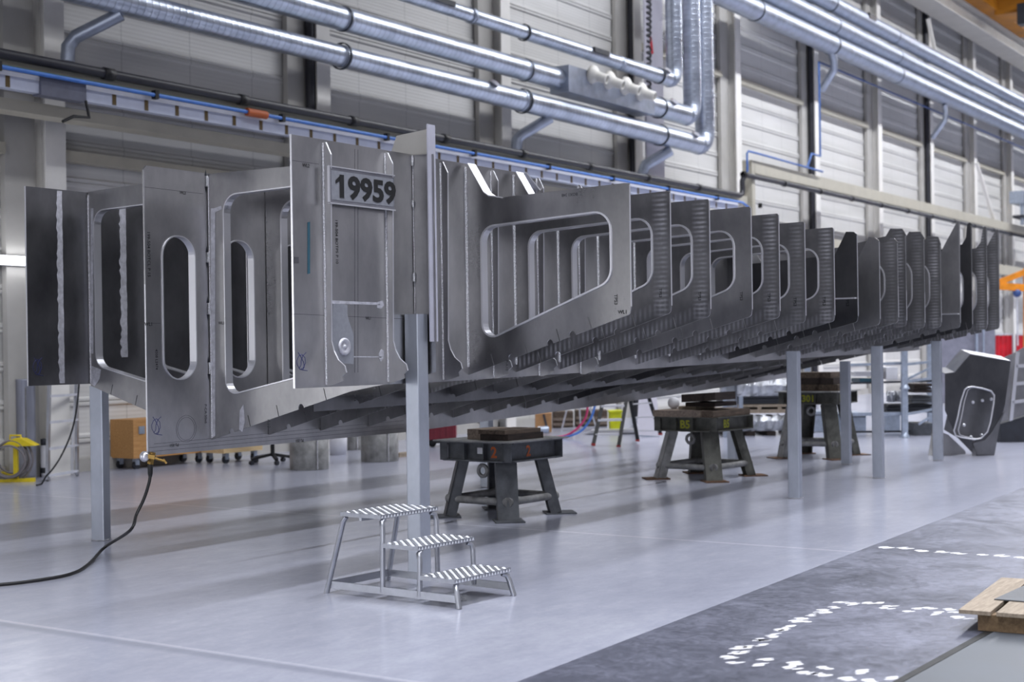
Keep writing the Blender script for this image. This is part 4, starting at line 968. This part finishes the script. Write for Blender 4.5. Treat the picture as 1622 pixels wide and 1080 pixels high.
o = MB().prism([q0 + Vector((-.8, .012, .0)), q1 + Vector((3, -.20, 0)), q1 + Vector((3, -.24, 0)), q0 + Vector((-.8, -.028, 0))], (0, 0, .012)).build('gap_strip', M['joint']); tag(o, 'black rubber strip along the edge of the dark floor sheet', 'strip')  # black strip stands in for the dark gap between the two sheets
o = MB().prism([(q0.x - .8, q0.y - .03, .0005), (xend, q1.y - .62, .0005), (xend, q1.y - 3, .0005), (q0.x - .8, q0.y - 3, .0005)], (0, 0, .010)).build('floor_sheet', paint('plain_floor_sheet', (.33,.35,.38), .5, .1, .12, 2)); tag(o, 'plainer grey floor sheet beyond the black strip, under the pallet', 'floor plate')
# pallet: seen end-on at the right frame edge
pz = .012; pl_ = thing('wooden_pallet', 'wooden pallet with a metal sheet on top at the lower right frame edge', 'pallet', atZ(1549, 998, pz))
c0 = atZ(1549, 998, pz); e1 = (atZ(1622, 1004, pz) - c0).normalized(); e2 = Vector((-e1.y, e1.x, 0))
if e2.dot(FWD) < 0: e2 = -e2
PQ = lambda a, d, z: c0 + e1*a + e2*d + UP*z
b1 = (atZ(1525, 974, pz + .0) - c0)
for i, d_ in enumerate((0, .50, 1.0)):
    MB().prism([PQ(0, d_, 0), PQ(1.2, d_, 0), PQ(1.2, d_ + .09, 0), PQ(0, d_ + .09, 0)], (0, 0, .085)).build('bearer', M['bearer'], pl_)
for i in range(7):
    a_ = -.09 + i*.19; MB().prism([PQ(a_, -.03, .086), PQ(a_ + .16, -.03, .086), PQ(a_ + .16, 1.12, .086), PQ(a_, 1.12, .086)], (0, 0, .02)).build('deck_board', M['wood'], pl_)
o = MB().prism([PQ(.02, .33, .107), PQ(1.2, .28, .107), PQ(1.2, 1.1, .107), PQ(.12, 1.1, .107)], (0, 0, .006)).build('metal_sheet', M['steel']); tag(o, 'flat grey metal sheet lying on the wooden pallet', 'sheet')
o = MB().prism([PQ(.36, .42, .114), PQ(.9, .40, .114), PQ(.9, .8, .114), PQ(.42, .8, .114)], (0, 0, .03)).build('metal_block', M['dark']); tag(o, 'dark metal block on the sheet on the pallet', 'block')
# ------------------------------------------------------------------ things standing along the wall, left to right
class Spot:
    """a stand on the floor; pt() gives points of the upright plane facing the aisle there"""
    def __init__(s, px, py): s.P = flo(px, py); s.D = depth(s.P); s.s = s.D / f
    def pt(s, px, py, dd=0.0): return atD(px, py, s.D + dd)
def bars(o, sp, name, mat, items):
    for (x0, y0, x1, y1, w_, dd) in items:
        b = MB(); b.bar(sp.pt(x0, y0, dd), sp.pt(x1, y1, dd), w_*sp.s, w_*sp.s*.8, FWD); b.build(name, M[mat], o)
# tall grey tank
sp = Spot(42, 757); o = thing('storage_tank', 'tall grey cylinder standing behind the yellow hose stand', 'tank', sp.P)
r = 15.5*sp.s; zt_ = sp.pt(43, 600).z; b = MB(); b.lathe(sp.P, UP, [(0, .0), (r, .0), (r, .04), (r*.98, .06), (r*.98, zt_ - .03), (r, zt_ - .02), (r, zt_), (0, zt_)], 28); b.build('shell', M['tank'], o)
MB().bar(sp.P + Vector((-r*.6, -r*.85, .05)), sp.P + Vector((-r*.6, -r*.85, zt_ - .1)), .012, .012).build('seam', M['steel_lt'], o)
# yellow hose stand
sp = Spot(28, 763); o = thing('hose_stand', 'bright yellow hose stand with coiled grey hose at the left frame edge', 'hose stand', sp.P)
b = MB(); b.bar(sp.pt(-40, 766), sp.pt(55, 761), 9*sp.s, .07, UP); b.build('base_bar', M['yellow'], o)
b = MB(); b.bar(sp.pt(-10, 747, .5), sp.pt(26, 756, .05), 7*sp.s, .06, UP); b.build('base_bar', M['yellow'], o)
b = MB(); b.bar(sp.pt(25, 704), sp.pt(25.5, 761), 6.5*sp.s, .05, RGT); b.build('post', M['yellow'], o)
MB().prism([sp.pt(0, 708, -.10), sp.pt(22, 694, -.10), sp.pt(34, 695, -.10), sp.pt(55, 706, -.10)], FWD*.20).build('hood', M['yellow'], o)
b = MB(); b.tube([sp.pt(16, 698), sp.pt(16, 689.5), sp.pt(33, 689.5), sp.pt(33, 697)], .012, 6); b.build('handle', M['yellow'], o)
b = MB(); c_ = sp.pt(19, 727, -.02); rr = random.Random(4)
for i in range(5):
    ra, rb, ph = (27 + rr.uniform(-3, 4))*sp.s, (29 + rr.uniform(-5, 5))*sp.s, rr.uniform(-.1, .1); o_ = FWD*(-.12 + i*.05) + UP*(rr.uniform(-.03, .02))
    b.tube([c_ + o_ + RGT*math.cos(t)*ra + UP*math.sin(t + ph)*rb for t in [k*math.pi/16 for k in range(32)]], .013, 6, closed=True)
b.build('hose_coil', M['grey_hose'], o)
MB().tube(smooth([sp.pt(48, 712), sp.pt(52, 730), sp.pt(46, 748), sp.pt(30, 762), sp.pt(5, 759)], 4), .012, 6).build('hose_tail', M['grey_hose'], o)
# ladder leaning on the wall
a0, a1 = flo(75, 762), flo(122, 754); top = Vector((0, YW - .15 - (a0.y + a1.y)/2, 3.1)); t0 = Vector((.52, top.y, 2.62)); t1 = Vector((.46, top.y, 2.62))
o = thing('ladder', 'aluminium ladder leaning against the wall behind the far-left girder', 'ladder', a0)
for p_, q_ in ((a0, a0 + t0), (a1, a1 + t1)): MB().bar(p_ + UP*.01, q_, .07, .03, FWD).build('rail', M['tube_alu'], o)
for i in range(8): MB().bar(a0 + t0*((i + .2)/8.2), a1 + t1*((i + .2)/8.2), .045, .03, FWD).build('rung', M['white_al'], o)
for p_, q_ in ((a0, a1),):
    b = MB(); b.bar(a1 + Vector((.12, .25, .01)), a1 + t1*.62 + Vector((.02, -.0, 0)), .05, .03, FWD); b.build('back_stay', M['white_al'], o)
# gas bottle
sp = Spot(70, 755); o = thing('gas_bottle', 'small white gas bottle with black collar between grey tank and ladder', 'bottle', sp.P)
r = 5.5*sp.s; H_ = sp.pt(70, 694).z; MB().lathe(sp.P, UP, [(0, .0), (r*.7, 0), (r*.8, H_*.08), (r*.8, H_*.22), (r, H_*.28), (r, H_*.72), (r*.75, H_*.80), (r*.7, H_*.82)], 16).build('body', M['white'], o)
MB().lathe(sp.P, UP, [(r*.72, H_*.82), (r*.85, H_*.84), (r*.85, H_*.98), (0, H_)], 16).build('collar', M['dark'], o); MB().lathe(sp.P, UP, [(r*.85, H_*.1), (r*1.02, H_*.12), (r*1.02, H_*.22), (r*.85, H_*.24)], 16).build('lower_band', M['dark'], o)
# hanging cord
D_ = depth(flo(60, 764)) - .45; pts = [atD(127, 540, D_), atD(125, 610, D_), atD(120, 655, D_), atD(112, 688, D_), atD(98, 720, D_), atD(84, 742, D_), atD(73, 754, D_)]
pts = smooth(pts) + [flo(66, 768) + UP*.012, flo(58, 770) + UP*.012]
o = MB().tube([Vector((p_.x, p_.y, max(.012, p_.z))) for p_ in pts], .011, 6).build('power_cord', M['black']); tag(o, 'black power cord sagging in front of the ladder down to the floor', 'cord')
# wooden crate on castors, low dolly
def wheel(c, r, o, mat='dark'):
    b = MB(); b.cyl(c + Vector((0, -.02, 0)), c + Vector((0, .02, 0)), r, 14); w_ = b.build('castor', M[mat], o); MB().box((c.x - .03, c.y - .035, c.z), (c.x + .03, c.y + .035, c.z + r + .035)).build('castor_fork', M['galv'], w_)
def crate_at(px0, py0, px1, T_, z0, z1, mat, name, label, cat, holes=False):
    P0 = flo(px0, py0); x1 = atY(px1, py0 - 12, P0.y).x; o = thing(name, label, cat, P0); r = .055
    b = MB(); b.box((P0.x, P0.y, z0), (x1, P0.y + T_, z1)); b.build('box_body', M[mat], o)
    for x in (P0.x + .1, x1 - .1):
        for y in (P0.y + .07, P0.y + T_ - .07): wheel(Vector((x, y, r)), r, o)
    return o, P0, x1
P0 = flo(212, 744); z1 = atY(209, 665, P0.y).z
o, P0, x1 = crate_at(212, 744, 329, .45, .145, z1, 'ply', 'wheeled_crate', 'brown plywood crate on castors partly hidden behind the keel girder', 'crate')
b = MB(); c_ = atY(224, 681, P0.y - .001); b.box((c_.x - .05, P0.y - .012, c_.z - .05), (c_.x + .05, P0.y, c_.z + .05)); b.build('recessed_handle', M['galv'], o)
o, _, _ = crate_at(355, 735, 416, .45, .145, .25, 'pine', 'furniture_dolly', 'low pale wooden dolly on castors, right of the plywood crate', 'dolly')
# office chair (its base shows under the keel)
sp = Spot(432, 734); o = thing('office_chair', 'black five-star office chair base showing under the keel plate', 'chair', sp.P)
b = MB(); b.cyl(sp.P + UP*.10, sp.P + UP*.42, .03, 10); b.build('gas_lift', M['black'], o)
for i in range(5):
    t = i*2*math.pi/5 + .3; e = Vector((math.cos(t), math.sin(t), 0))*.32; MB().bar(sp.P + UP*.13, sp.P + e + UP*.075, .045, .035, UP.cross(e)).build('base_arm', M['black'], o)
    MB().cyl(sp.P + e + Vector((0, -.025, .03)), sp.P + e + Vector((0, .025, .03)), .03, 10).build('castor', M['dark'], o)
MB().box((sp.P.x - .22, sp.P.y - .22, .42), (sp.P.x + .22, sp.P.y + .22, .50)).build('seat', M['black'], o)
MB().box((sp.P.x - .2, sp.P.y + .2, .52), (sp.P.x + .2, sp.P.y + .26, .75)).build('backrest', M['black'], o)
# open metal cylinders
for px, py, rpx, lab in ((486, 745, 31, 'dull grey metal cylinder standing under the keel, left of two'), (599, 732, 30, 'dull grey metal cylinder beside the front post, right of two'), (560, 713, 11, 'small distant metal tube between the two metal cylinders')):
    P_ = flo(px, py); s_ = depth(P_)/f; r = rpx*s_; c_ = P_ + FWD*r*.9; hh = .66 if rpx > 20 else .55
    o = thing('metal_cylinder', lab, 'cylinder', c_, 'metal cylinders on the floor'); MB().lathe(c_, UP, [(r, .002), (r, hh), (r*.95, hh), (r*.95, .02), (r, .002)], 30).build('rolled_shell', M['steel_lt'], o)
    v = c_ - FWD*r*.9 + RGT*r*.55; 
    b = MB(); bead(b, v - FWD*(-.04*0) + Vector((0,0,.01)), v + UP*(hh - .02), .010, .03); b.build('weld_seam', M['weld'], o)
P_ = flo(534, 721); s_ = depth(P_)/f; o = thing('plastic_bucket', 'white plastic bucket between the two metal cylinders', 'bucket', P_); r = 15*s_; hh = .38
MB().lathe(P_ + FWD*r, UP, [(0, .0), (r*.88, 0), (r, hh), (r*.95, hh), (r*.84, .02)], 22).build('body', M['white'], o)
MB().lathe(P_ + FWD*r, UP, [(r*1.0, hh - .05), (r*1.05, hh - .05), (r*1.05, hh - .02), (r, hh - .02)], 22).build('rim', M['offwhite'], o)
text_mb('P-U&L', 5*s_*1.4, RGT, UP, P_ + FWD*.01 + UP*.27 - RGT*r*.8, bold=.003).build('printed_text', M['fade_ink'], o)
o = MB().bar(flo(628, 724) + UP*.03, flo(650, 722) + UP*.03, .06, .12, UP).build('timber_offcut', M['wood']); tag(o, 'low yellowish timber offcut on the floor behind the front post', 'timber')
# red crate trolley
sp = Spot(700, 708); o = thing('crate_trolley', 'dark red crates on a black wheeled base behind the nearest trestle', 'trolley', sp.P)
b = MB(); b.prism([sp.pt(676, 697), sp.pt(722, 693), sp.pt(722, 672), sp.pt(676, 675)], FWD*.4); b.build('red_crate', M['red_crate'], o)
for i in range(5):
    b = MB(); b.bar(sp.pt(680 + i*9.5, 675, -.012), sp.pt(680 + i*9.5, 696, -.012), .02, .02, RGT); b.build('crate_rib', paint('red_rib', (.40,.12,.17), .5) if i == 0 else M['red_crate'], o)
b = MB(); b.prism([sp.pt(678, 703), sp.pt(722, 700), sp.pt(722, 694.5), sp.pt(678, 698)], FWD*.4); b.build('base', M['black'], o)
for px in (685, 714): MB().cyl(sp.pt(px, 702, .05), sp.pt(px, 702, .1), sp.pt(px, 702).z - .0, 12).build('castor', M['black'], o)
# cardboard box, tin, hoses, white saw-horse
sp = Spot(862, 686); o = thing('cardboard_box', 'brown cardboard box standing on the floor right of the nearest trestle', 'box', sp.P)
MB().prism([sp.pt(848, 686), sp.pt(874, 684), sp.pt(874, 654), sp.pt(848, 656)], FWD*.4).build('carton', M['card'], o); MB().bar(sp.pt(861, 656, -.003), sp.pt(868, 684, -.003), .04, .004, RGT).build('dark_strap', M['fade_ink'], o)
sp = Spot(860, 689); o = thing('paint_tin', 'small pale tin with silver lid lying before the cardboard box', 'tin', sp.P)
MB().cyl(sp.pt(853, 681, -.05), sp.pt(868, 680, .0), 5.5*sp.s, 14).build('body', M['galv'], o); MB().cyl(sp.pt(852, 681, -.052), sp.pt(855, 681, -.05), 5.8*sp.s, 14).build('lid', M['white'], o)
sp = Spot(918, 682); o = thing('saw_horse', 'white metal saw horse with splayed legs behind the red and blue hoses', 'saw horse', sp.P)
bars(o, sp, 'leg', 'white_al', [(898, 648, 889, 683, 3, 0), (918, 646, 920, 679, 3, .3), (934, 644, 945, 679, 3, 0)]); bars(o, sp, 'cross_bar', 'white_al', [(889, 679, 944, 676, 2.5, 0)]); bars(o, sp, 'top_bar', 'white_al', [(896, 647, 937, 644, 4, 0)])
for nm, mat, pts, lab in (('red_hose', 'pink', [(931, 640), (928, 660), (915, 678), (898, 689), (880, 693)], 'pinkish red hose hanging by the saw horse onto the floor'), ('blue_hose', 'blue', [(943, 640), (936, 662), (922, 681), (904, 690), (884, 694)], 'light blue hose hanging by the saw horse, right of the red one')):
    g = flo(pts[-1][0], pts[-1][1]); D_ = depth(g); o = MB().tube([Vector((p_.x, p_.y, max(p_.z, .015))) for p_ in smooth([atD(x, y, D_ - .15) for x, y in pts], 5)], .02, 8).build(nm, M[mat]); tag(o, lab, 'hose')
for i, (a, c, y0, y1, lab) in enumerate(((876, 908, 684, 652, 'dark brown wooden crate behind the saw horse, left of two'), (912, 962, 682, 650, 'dark brown wooden crate behind the step ladder, right of two'))):
    sp = Spot((a + c)/2, y0 - 6); o = thing('brown_crate', lab, 'crate', sp.P, 'dark brown crates'); MB().prism([sp.pt(a, y0 - 6), sp.pt(c, y0 - 7), sp.pt(c, y1), sp.pt(a, y1)], FWD*.6).build('box_body', M['timber'], o)
    for yy in (y0 - 12, y0 - 20): MB().bar(sp.pt(a, yy, -.012), sp.pt(c, yy, -.012), .05, .02, UP).build('batten', M['timber_lt'], o)
# step ladder with black rails
sp = Spot(962, 708); o = thing('step_ladder', 'folding step ladder with black rails, pale treads and red feet', 'step ladder', sp.P); DR = .75
for (x0, y0, x1, y1, dd) in ((956, 632, 940, 703, 0), (993, 628, 980, 706, 0), (998, 632, 1010, 696, DR), (1024, 618, 1046, 686, DR)):
    lg = MB().bar(sp.pt(x0, y0, DR*.5 if dd else .35), sp.pt(x1, y1, dd), 6*sp.s, 4*sp.s, RGT).build('rail', M['black'], o); MB().bar(sp.pt(x1, y1 - 1, dd), sp.pt(x1 - .3, y1 + 3, dd), 6.5*sp.s, 5*sp.s, RGT).build('rubber_foot', M['red_foot'], lg)
for (x0, x1, y, dd) in ((952, 989, 643, .3), (947, 985, 665, .2), (943, 981, 688, .1)):
    MB().prism([sp.pt(x0, y + 2.5, dd - .05), sp.pt(x1, y + 1.5, dd - .05), sp.pt(x1, y - 2, dd - .05), sp.pt(x0, y - 1, dd - .05)], FWD*.16).build('tread', M['white'], o)
bars(o, sp, 'rear_rung', 'white', [(1000, 640, 1032, 638, 2.5, DR*.6), (1003, 661, 1038, 660, 2.5, DR*.75), (1006, 682, 1044, 682, 2.5, DR*.9)])
sp = Spot(975, 682); o = thing('yellow_bin', 'lime yellow plastic bin seen through the step ladder', 'bin', sp.P)
MB().prism([sp.pt(967, 680), sp.pt(984, 679), sp.pt(985, 651), sp.pt(966, 652)], FWD*.4).build('body', M['yellow_bin'], o); MB().prism([sp.pt(965, 654, -.02), sp.pt(986, 653, -.02), sp.pt(986, 650, -.02), sp.pt(965, 651, -.02)], FWD*.45).build('rim', M['yellow_bin'], o)
sp = Spot(1025, 697); o = thing('sloping_screen', 'light grey sloping sheet leaning behind the step ladder', 'sheet', sp.P)
MB().prism([sp.pt(1008, 695, .9), sp.pt(1046, 694, .9), sp.pt(1040, 625, 1.2), sp.pt(1012, 628, 1.2)], FWD*.03).build('sheet_face', M['panel_light'], o); bars(o, sp, 'prop', 'galv', [(1012, 690, 1046, 692, 2.5, .85)])
for i, (x0, x1, y, lab) in enumerate(((925, 1012, 688, 'thin bright sheets lying on the floor under the step ladder'), (1000, 1022, 676, 'small raised stack of sheets right of the yellow bin'))):
    sp = Spot((x0 + x1)/2, y); o = thing('sheet_stack', lab, 'sheets', sp.P)
    for k in range(3): MB().prism([sp.pt(x0 + k*5, y - 1 - k*2, k*.1), sp.pt(x1, y - 3 - k*2, k*.1), sp.pt(x1 - 4, y - 5 - k*2, .7), sp.pt(x0 + 14, y - 3.4 - k*2, .7)], UP*.012).build('sheet', M['alu_edge'], o)
# ------------------------------------------------------------------ stacks of wrapped plates and pallets in the middle distance
def slab(sp, x0, x1, y0, y1, dep, mat, name, o, rough=0, seed=1, dd=0):
    r_ = random.Random(seed)
    if not rough: return MB().prism([sp.pt(x0, y0, dd), sp.pt(x1, y0 - .012*(x1-x0), dd), sp.pt(x1, y1 - .012*(x1-x0), dd), sp.pt(x0, y1, dd)], FWD*dep).build(name, M[mat], o)
    n = 22; m = 7; b = MB(); vs = []
    prof_ = [(0, 0), (.15, -.02), (.6, -.05), (.95, .0), (1.0, .25), (.98, .7), (.9, 1.0)]
    for i in range(n + 1):
        x = x0 + (x1 - x0)*i/n
        for j, (hh, dq) in enumerate(prof_):
            y = y0 + (y1 - y0)*hh + r_.uniform(-1, 1)*(1.6 if 0 < j else 0) - .012*(x - x0); vs.append(sp.pt(x, y, dd + dq*dep + r_.uniform(-.03, .03)*(j > 0)))
    b.add(vs, [(i*m + j, (i+1)*m + j, (i+1)*m + j + 1, i*m + j + 1) for i in range(n) for j in range(m - 1)]); return b.build(name, M[mat], o)
sp = Spot(1215, 690)
for (x0, x1, y0, y1, lab) in ((1150, 1270, 683, 657.5, 'lower bundle of plates in silver wrap behind the right-hand posts'), (1140, 1272, 628, 600, 'upper bundle of plates in crumpled silver wrap, topmost of the stack')):
    o = thing('wrapped_bundle', lab, 'bundle', sp.pt(1215, y0), 'silver-wrapped plate bundles'); slab(sp, x0, x1, y0, y1, 1.2, 'foil', 'wrap', o, 1, int(y0))
o = thing('skid', 'dark timber skid under the lower silver bundle', 'skid', sp.P)
for x in (1152, 1182, 1215, 1254): MB().prism([sp.pt(x, 691.5), sp.pt(x + 14, 691.5), sp.pt(x + 14, 683), sp.pt(x, 683)], FWD*1.2).build('runner', M['timber_dk'], o)
o = thing('wooden_pallet', 'pale wooden pallet between the two silver bundles', 'pallet', sp.pt(1215, 655))
for y0, y1 in ((655, 649), (645, 641)): slab(sp, 1160, 1268, y0, y1, 1.1, 'wood', 'deck_board', o)
for x in (1165, 1200, 1232, 1260): MB().prism([sp.pt(x, 649), sp.pt(x + 6, 649), sp.pt(x + 6, 644.5), sp.pt(x, 644.5)], FWD*1.1).build('block', M['wood'], o)
o = thing('plate_stack', 'dark stack of thin plates under the upper silver bundle', 'plates', sp.pt(1215, 641))
for k, (x0, x1) in enumerate(((1150, 1270), (1172, 1266), (1145, 1272))): slab(sp, x0, x1, 640 - k*4.2, 636.4 - k*4.2, 1.15, 'dark', 'plate', o)
o = thing('bundle_support', 'grey steel stand carrying the right end of the stacked bundles', 'stand', sp.P)
for x in (1146, 1171, 1265): MB().prism([sp.pt(x, 694, -.3), sp.pt(x + 6, 694, -.3), sp.pt(x + 6, 628, -.3), sp.pt(x, 628, -.3)], FWD*.1).build('upright', M['galv'], o)
# pale blue cabinets behind the farthest trestle
sp = Spot(1330, 684)
for x0, x1, y1, lab in ((1284, 1318, 652, 'low pale blue metal box behind the legs of the farthest trestle'), (1330, 1372, 655, 'low pale blue metal box right of the first, behind the posts'), (1404, 1426, 650, 'low pale blue metal box beside the rack upright')):
    o = thing('metal_box', lab, 'box', sp.P, 'pale blue boxes'); slab(sp, x0, x1, 684, y1, .8, 'galv', 'box_body', o, 0); slab(sp, x0 + 1, x1 - 1, y1 + 6, y1 + 4.5, .02, 'steel', 'seam', o, 0, dd=-.012)
# cantilever rack
sp = Spot(1433, 693); o = thing('storage_rack', 'galvanised storage rack with flared feet and diagonal braces, loaded with offcuts', 'rack', sp.P)
for x, dd in ((1433, 0), (1474, 1.2), (1279, 1.0)):
    up_ = MB().bar(sp.pt(x, 692, dd), sp.pt(x - 1, 540, dd), 9*sp.s, 9*sp.s, RGT).build('upright', M['galv'], o)
    for yb, hh in ((693, 9), (616, 8)):
        b = MB(); p_ = sp.pt(x, yb, dd); q_ = sp.pt(x, yb - hh, dd); b.lathe(p_, UP, [(0, 0), (9*sp.s, 0), (9*sp.s, .01), (4.6*sp.s, (q_ - p_).length)], 4); b.build('flared_foot', M['galv'], up_)
bars(o, sp, 'beam', 'galv', [(1345, 578, 1432, 575, 5, .1), (1436, 577, 1482, 572, 5, .3), (1436, 604, 1484, 598, 5, .3), (1350, 656, 1432, 655, 6, .1), (1436, 656, 1484, 647, 5, .3)])
bars(o, sp, 'diagonal_brace', 'galv', [(1438, 600, 1482, 578, 4, .3), (1455, 672, 1484, 653, 4, .2)]); bars(o, sp, 'shelf_edge', 'dark', [(1345, 607, 1484, 603, 4, .4), (1350, 684, 1442, 683, 4, .5)])
r_ = random.Random(21); of = [
 ('white_sheet_bundle', (1352, 1400, 596, 588), 'alu_edge', 'bright strips stacked on the upper rack shelf left of the upright'), ('foil_roll', (1404, 1430, 637, 615), 'foil', 'crumpled silver foil on the middle rack shelf'),
 ('dark_plate', (1404, 1480, 654, 640), 'dark', 'dark plates piled on the lower rack shelf'), ('metal_offcut', (1442, 1480, 638.5, 626), 'steel', 'grey steel offcuts above the dark plates on the rack'),
 ('teal_box', (1362, 1380, 606, 598), 'teal', 'small teal box on the upper rack shelf'), ('carton', (1383, 1394, 606, 599), 'card', 'small tan carton beside the teal box on the rack'),
 ('steel_bin', (1448, 1482, 690, 666), 'steel', 'grey steel bin on the floor beside the rack upright'), ('white_board', (1404, 1422, 601, 577), 'white', 'white board standing on the upper rack shelf'), ('scrap_plate', (1447, 1480, 622, 607), 'timber_dk', 'dark scrap pieces on the middle rack shelf at right')]
for nm, (x0, x1, y0, y1), mat, lab in of:
    o = thing(nm, lab, nm.replace('_', ' '), sp.pt(x0, y0, .5)); n_ = 3 if nm in ('white_sheet_bundle', 'dark_plate', 'metal_offcut', 'scrap_plate') else 1
    for k in range(n_):
        ya, yb = y0 + (y1 - y0)*k/n_, y0 + (y1 - y0)*(k + .8)/n_
        slab(sp, x0 + r_.uniform(0, 4)*(n_ > 1), x1 - r_.uniform(0, 5)*(n_ > 1), ya, yb, .6, mat, 'piece' if n_ > 1 else 'body', o, 1 if nm == 'foil_roll' else 0, 3, dd=.45 + .04*k)
# ------------------------------------------------------------------ leaning hull panel with hatch opening, ribbed piece behind it
sp = Spot(1545, 722); o = thing('hatch_panel', 'dark aluminium hull panel with rounded hatch, leaning upright at the right', 'hull panel', sp.P)
face = [(1497,592),(1512,590),(1537,561),(1601,572),(1592,640),(1584,672),(1575,721),(1545,722),(1517,693),(1497,650)]
hole = [(1540,612),(1556,615),(1570,619),(1575,626),(1574,640),(1569,668),(1564,684),(1554,694),(1544,696),(1524,693),(1514,690),(1511,682),(1517,660),(1522,635),(1528,617),(1533,613)]
off = (sp.pt(1522, 554, .35) - sp.pt(1537, 561)); b = MB()
b.prism([sp.pt(*q) for q in face], FWD*.012, [[sp.pt(*q) for q in hole]]); b.build('face_plate', M['alu_deep'], o)
fr = [sp.pt(*q) for q in hole]; b = MB(); b.tube(fr, .011, 6, closed=True); b.build('hatch_rim', M['alu_edge'], o)
b = MB(); b.tube([sp.pt(q[0] + 3 - (q[0] - 1543)*.12, q[1]*.97 + 19.5, .12) for q in hole], .007, 6, closed=True); b.build('inner_rim', M['alu_edge'], o)
for i, (e0, e1_, mat) in enumerate((((1512,590),(1537,561),'alu'), ((1537,561),(1601,572),'alu_edge'), ((1497,592),(1512,590),'alu'))):
    a, c = sp.pt(*e0), sp.pt(*e1_); MB().prism([a, c, c + off, a + off], (FWD*.0 + UP*.008)).build('edge_plate', M[mat], o)
a, c, d_, e_ = (sp.pt(*q) for q in ((1537,561),(1601,572),(1575,721),(1510,690))); bk = off*1.0
MB().prism([a + bk, c + bk, d_ + Vector((bk.x, bk.y, 0)), e_ + bk], FWD*.01).build('back_plate', M['alu_dark'], o)
MB().prism([sp.pt(1592, 650, -.012), sp.pt(1584, 672, -.012), sp.pt(1575, 720, -.012), sp.pt(1548, 720, -.012), sp.pt(1541, 702, -.012), sp.pt(1560, 697, -.012), sp.pt(1570, 685, -.012)], FWD*.008).build('bright_patch', M['alu_dark'], o)
for px, py in ((1541,637),(1556,634),(1570,632),(1527,673),(1555,689),(1538,692)): MB().ball(sp.pt(px, py, .1), .022, 6).build('dog_bolt', M['alu_edge'], o)
MB().prism([sp.pt(1540, 696, -.0), sp.pt(1546, 696), sp.pt(1546, 722), sp.pt(1540, 722)], FWD*.02).build('prop_bar', M['alu'], o)
sp = Spot(1492, 724); o = thing('plate_offcut', 'bent aluminium offcut leaning behind the far-right post', 'offcut', sp.P)
MB().prism([sp.pt(1470, 723, .3), sp.pt(1485, 722, .3), sp.pt(1487, 632, .6), sp.pt(1484, 632, .6)], FWD*.012).build('left_wing', M['alu_dark'], o)
MB().prism([sp.pt(1482, 724, .25), sp.pt(1530, 719, .25), sp.pt(1529, 714, .25), sp.pt(1503, 689, .25), sp.pt(1482, 680, .25)], FWD*.012).build('right_wing', M['alu'], o)
sp = Spot(1605, 700); o = thing('ribbed_panel', 'aluminium panel with horizontal ribs, cut by the right frame edge', 'hull panel', sp.P)
MB().prism([sp.pt(1587, 668), sp.pt(1640, 652), sp.pt(1640, 540), sp.pt(1604, 560), sp.pt(1592, 565)], FWD*.02).build('panel_plate', M['alu'], o)
for x0, y0, x1, y1 in ((1612, 557, 1601, 668), (1609, 580, 1640, 578), (1606, 608, 1640, 605), (1603, 637, 1640, 632)): MB().bar(sp.pt(x0, y0, -.03), sp.pt(x1, y1, -.03), .035, .05, FWD).build('rib', M['alu_edge'], o)
MB().prism([sp.pt(1584, 700, -.05), sp.pt(1640, 700, -.05), sp.pt(1640, 655, -.05), sp.pt(1586, 671, -.05)], FWD*.5).build('base_flange', M['dark'], o)
# red welding screens
for i, (x0, x1, lab) in enumerate(((1577, 1603, 'red welding screen hanging behind the hatch panel'), (1610, 1640, 'second red welding screen at the right frame edge'))):
    sp = Spot((x0 + x1)/2, 615); o = thing('welding_screen', lab, 'screen', sp.P, 'red welding screens'); n_ = 14; b = MB(); vs = []
    for k in range(n_ + 1):
        x = x0 + (x1 - x0)*k/n_
        for y in (531, 606): vs.append(sp.pt(x, y, .06*math.sin(k*1.7)))
    b.add(vs, [(2*k, 2*k + 2, 2*k + 3, 2*k + 1) for k in range(n_)], True); b.build('curtain', M['red'], o)
    bars(o, sp, 'rail', 'white_al', [(x0 - 1, 529.5, x1 + 1, 529, 2.2, 0)]); bars(o, sp, 'post', 'galv', [(x0 - .5, 529, x0 - .5, 615, 2.2, .05), (x1 + .5, 529, x1 + .5, 615, 2.2, .05)])
sp = Spot(1555, 640); o = thing('grey_partition', 'plain grey partition sheet behind the end of the hull', 'partition', sp.P)
MB().prism([sp.pt(1478, 640), sp.pt(1576, 636), sp.pt(1576, 512), sp.pt(1478, 522)], FWD*.05).build('sheet', paint('partition_grey', (.50,.50,.55), .5), o); bars(o, sp, 'post', 'galv', [(1547, 640, 1547, 505, 4, -.1), (1558, 639, 1558, 505, 3, -.1)])
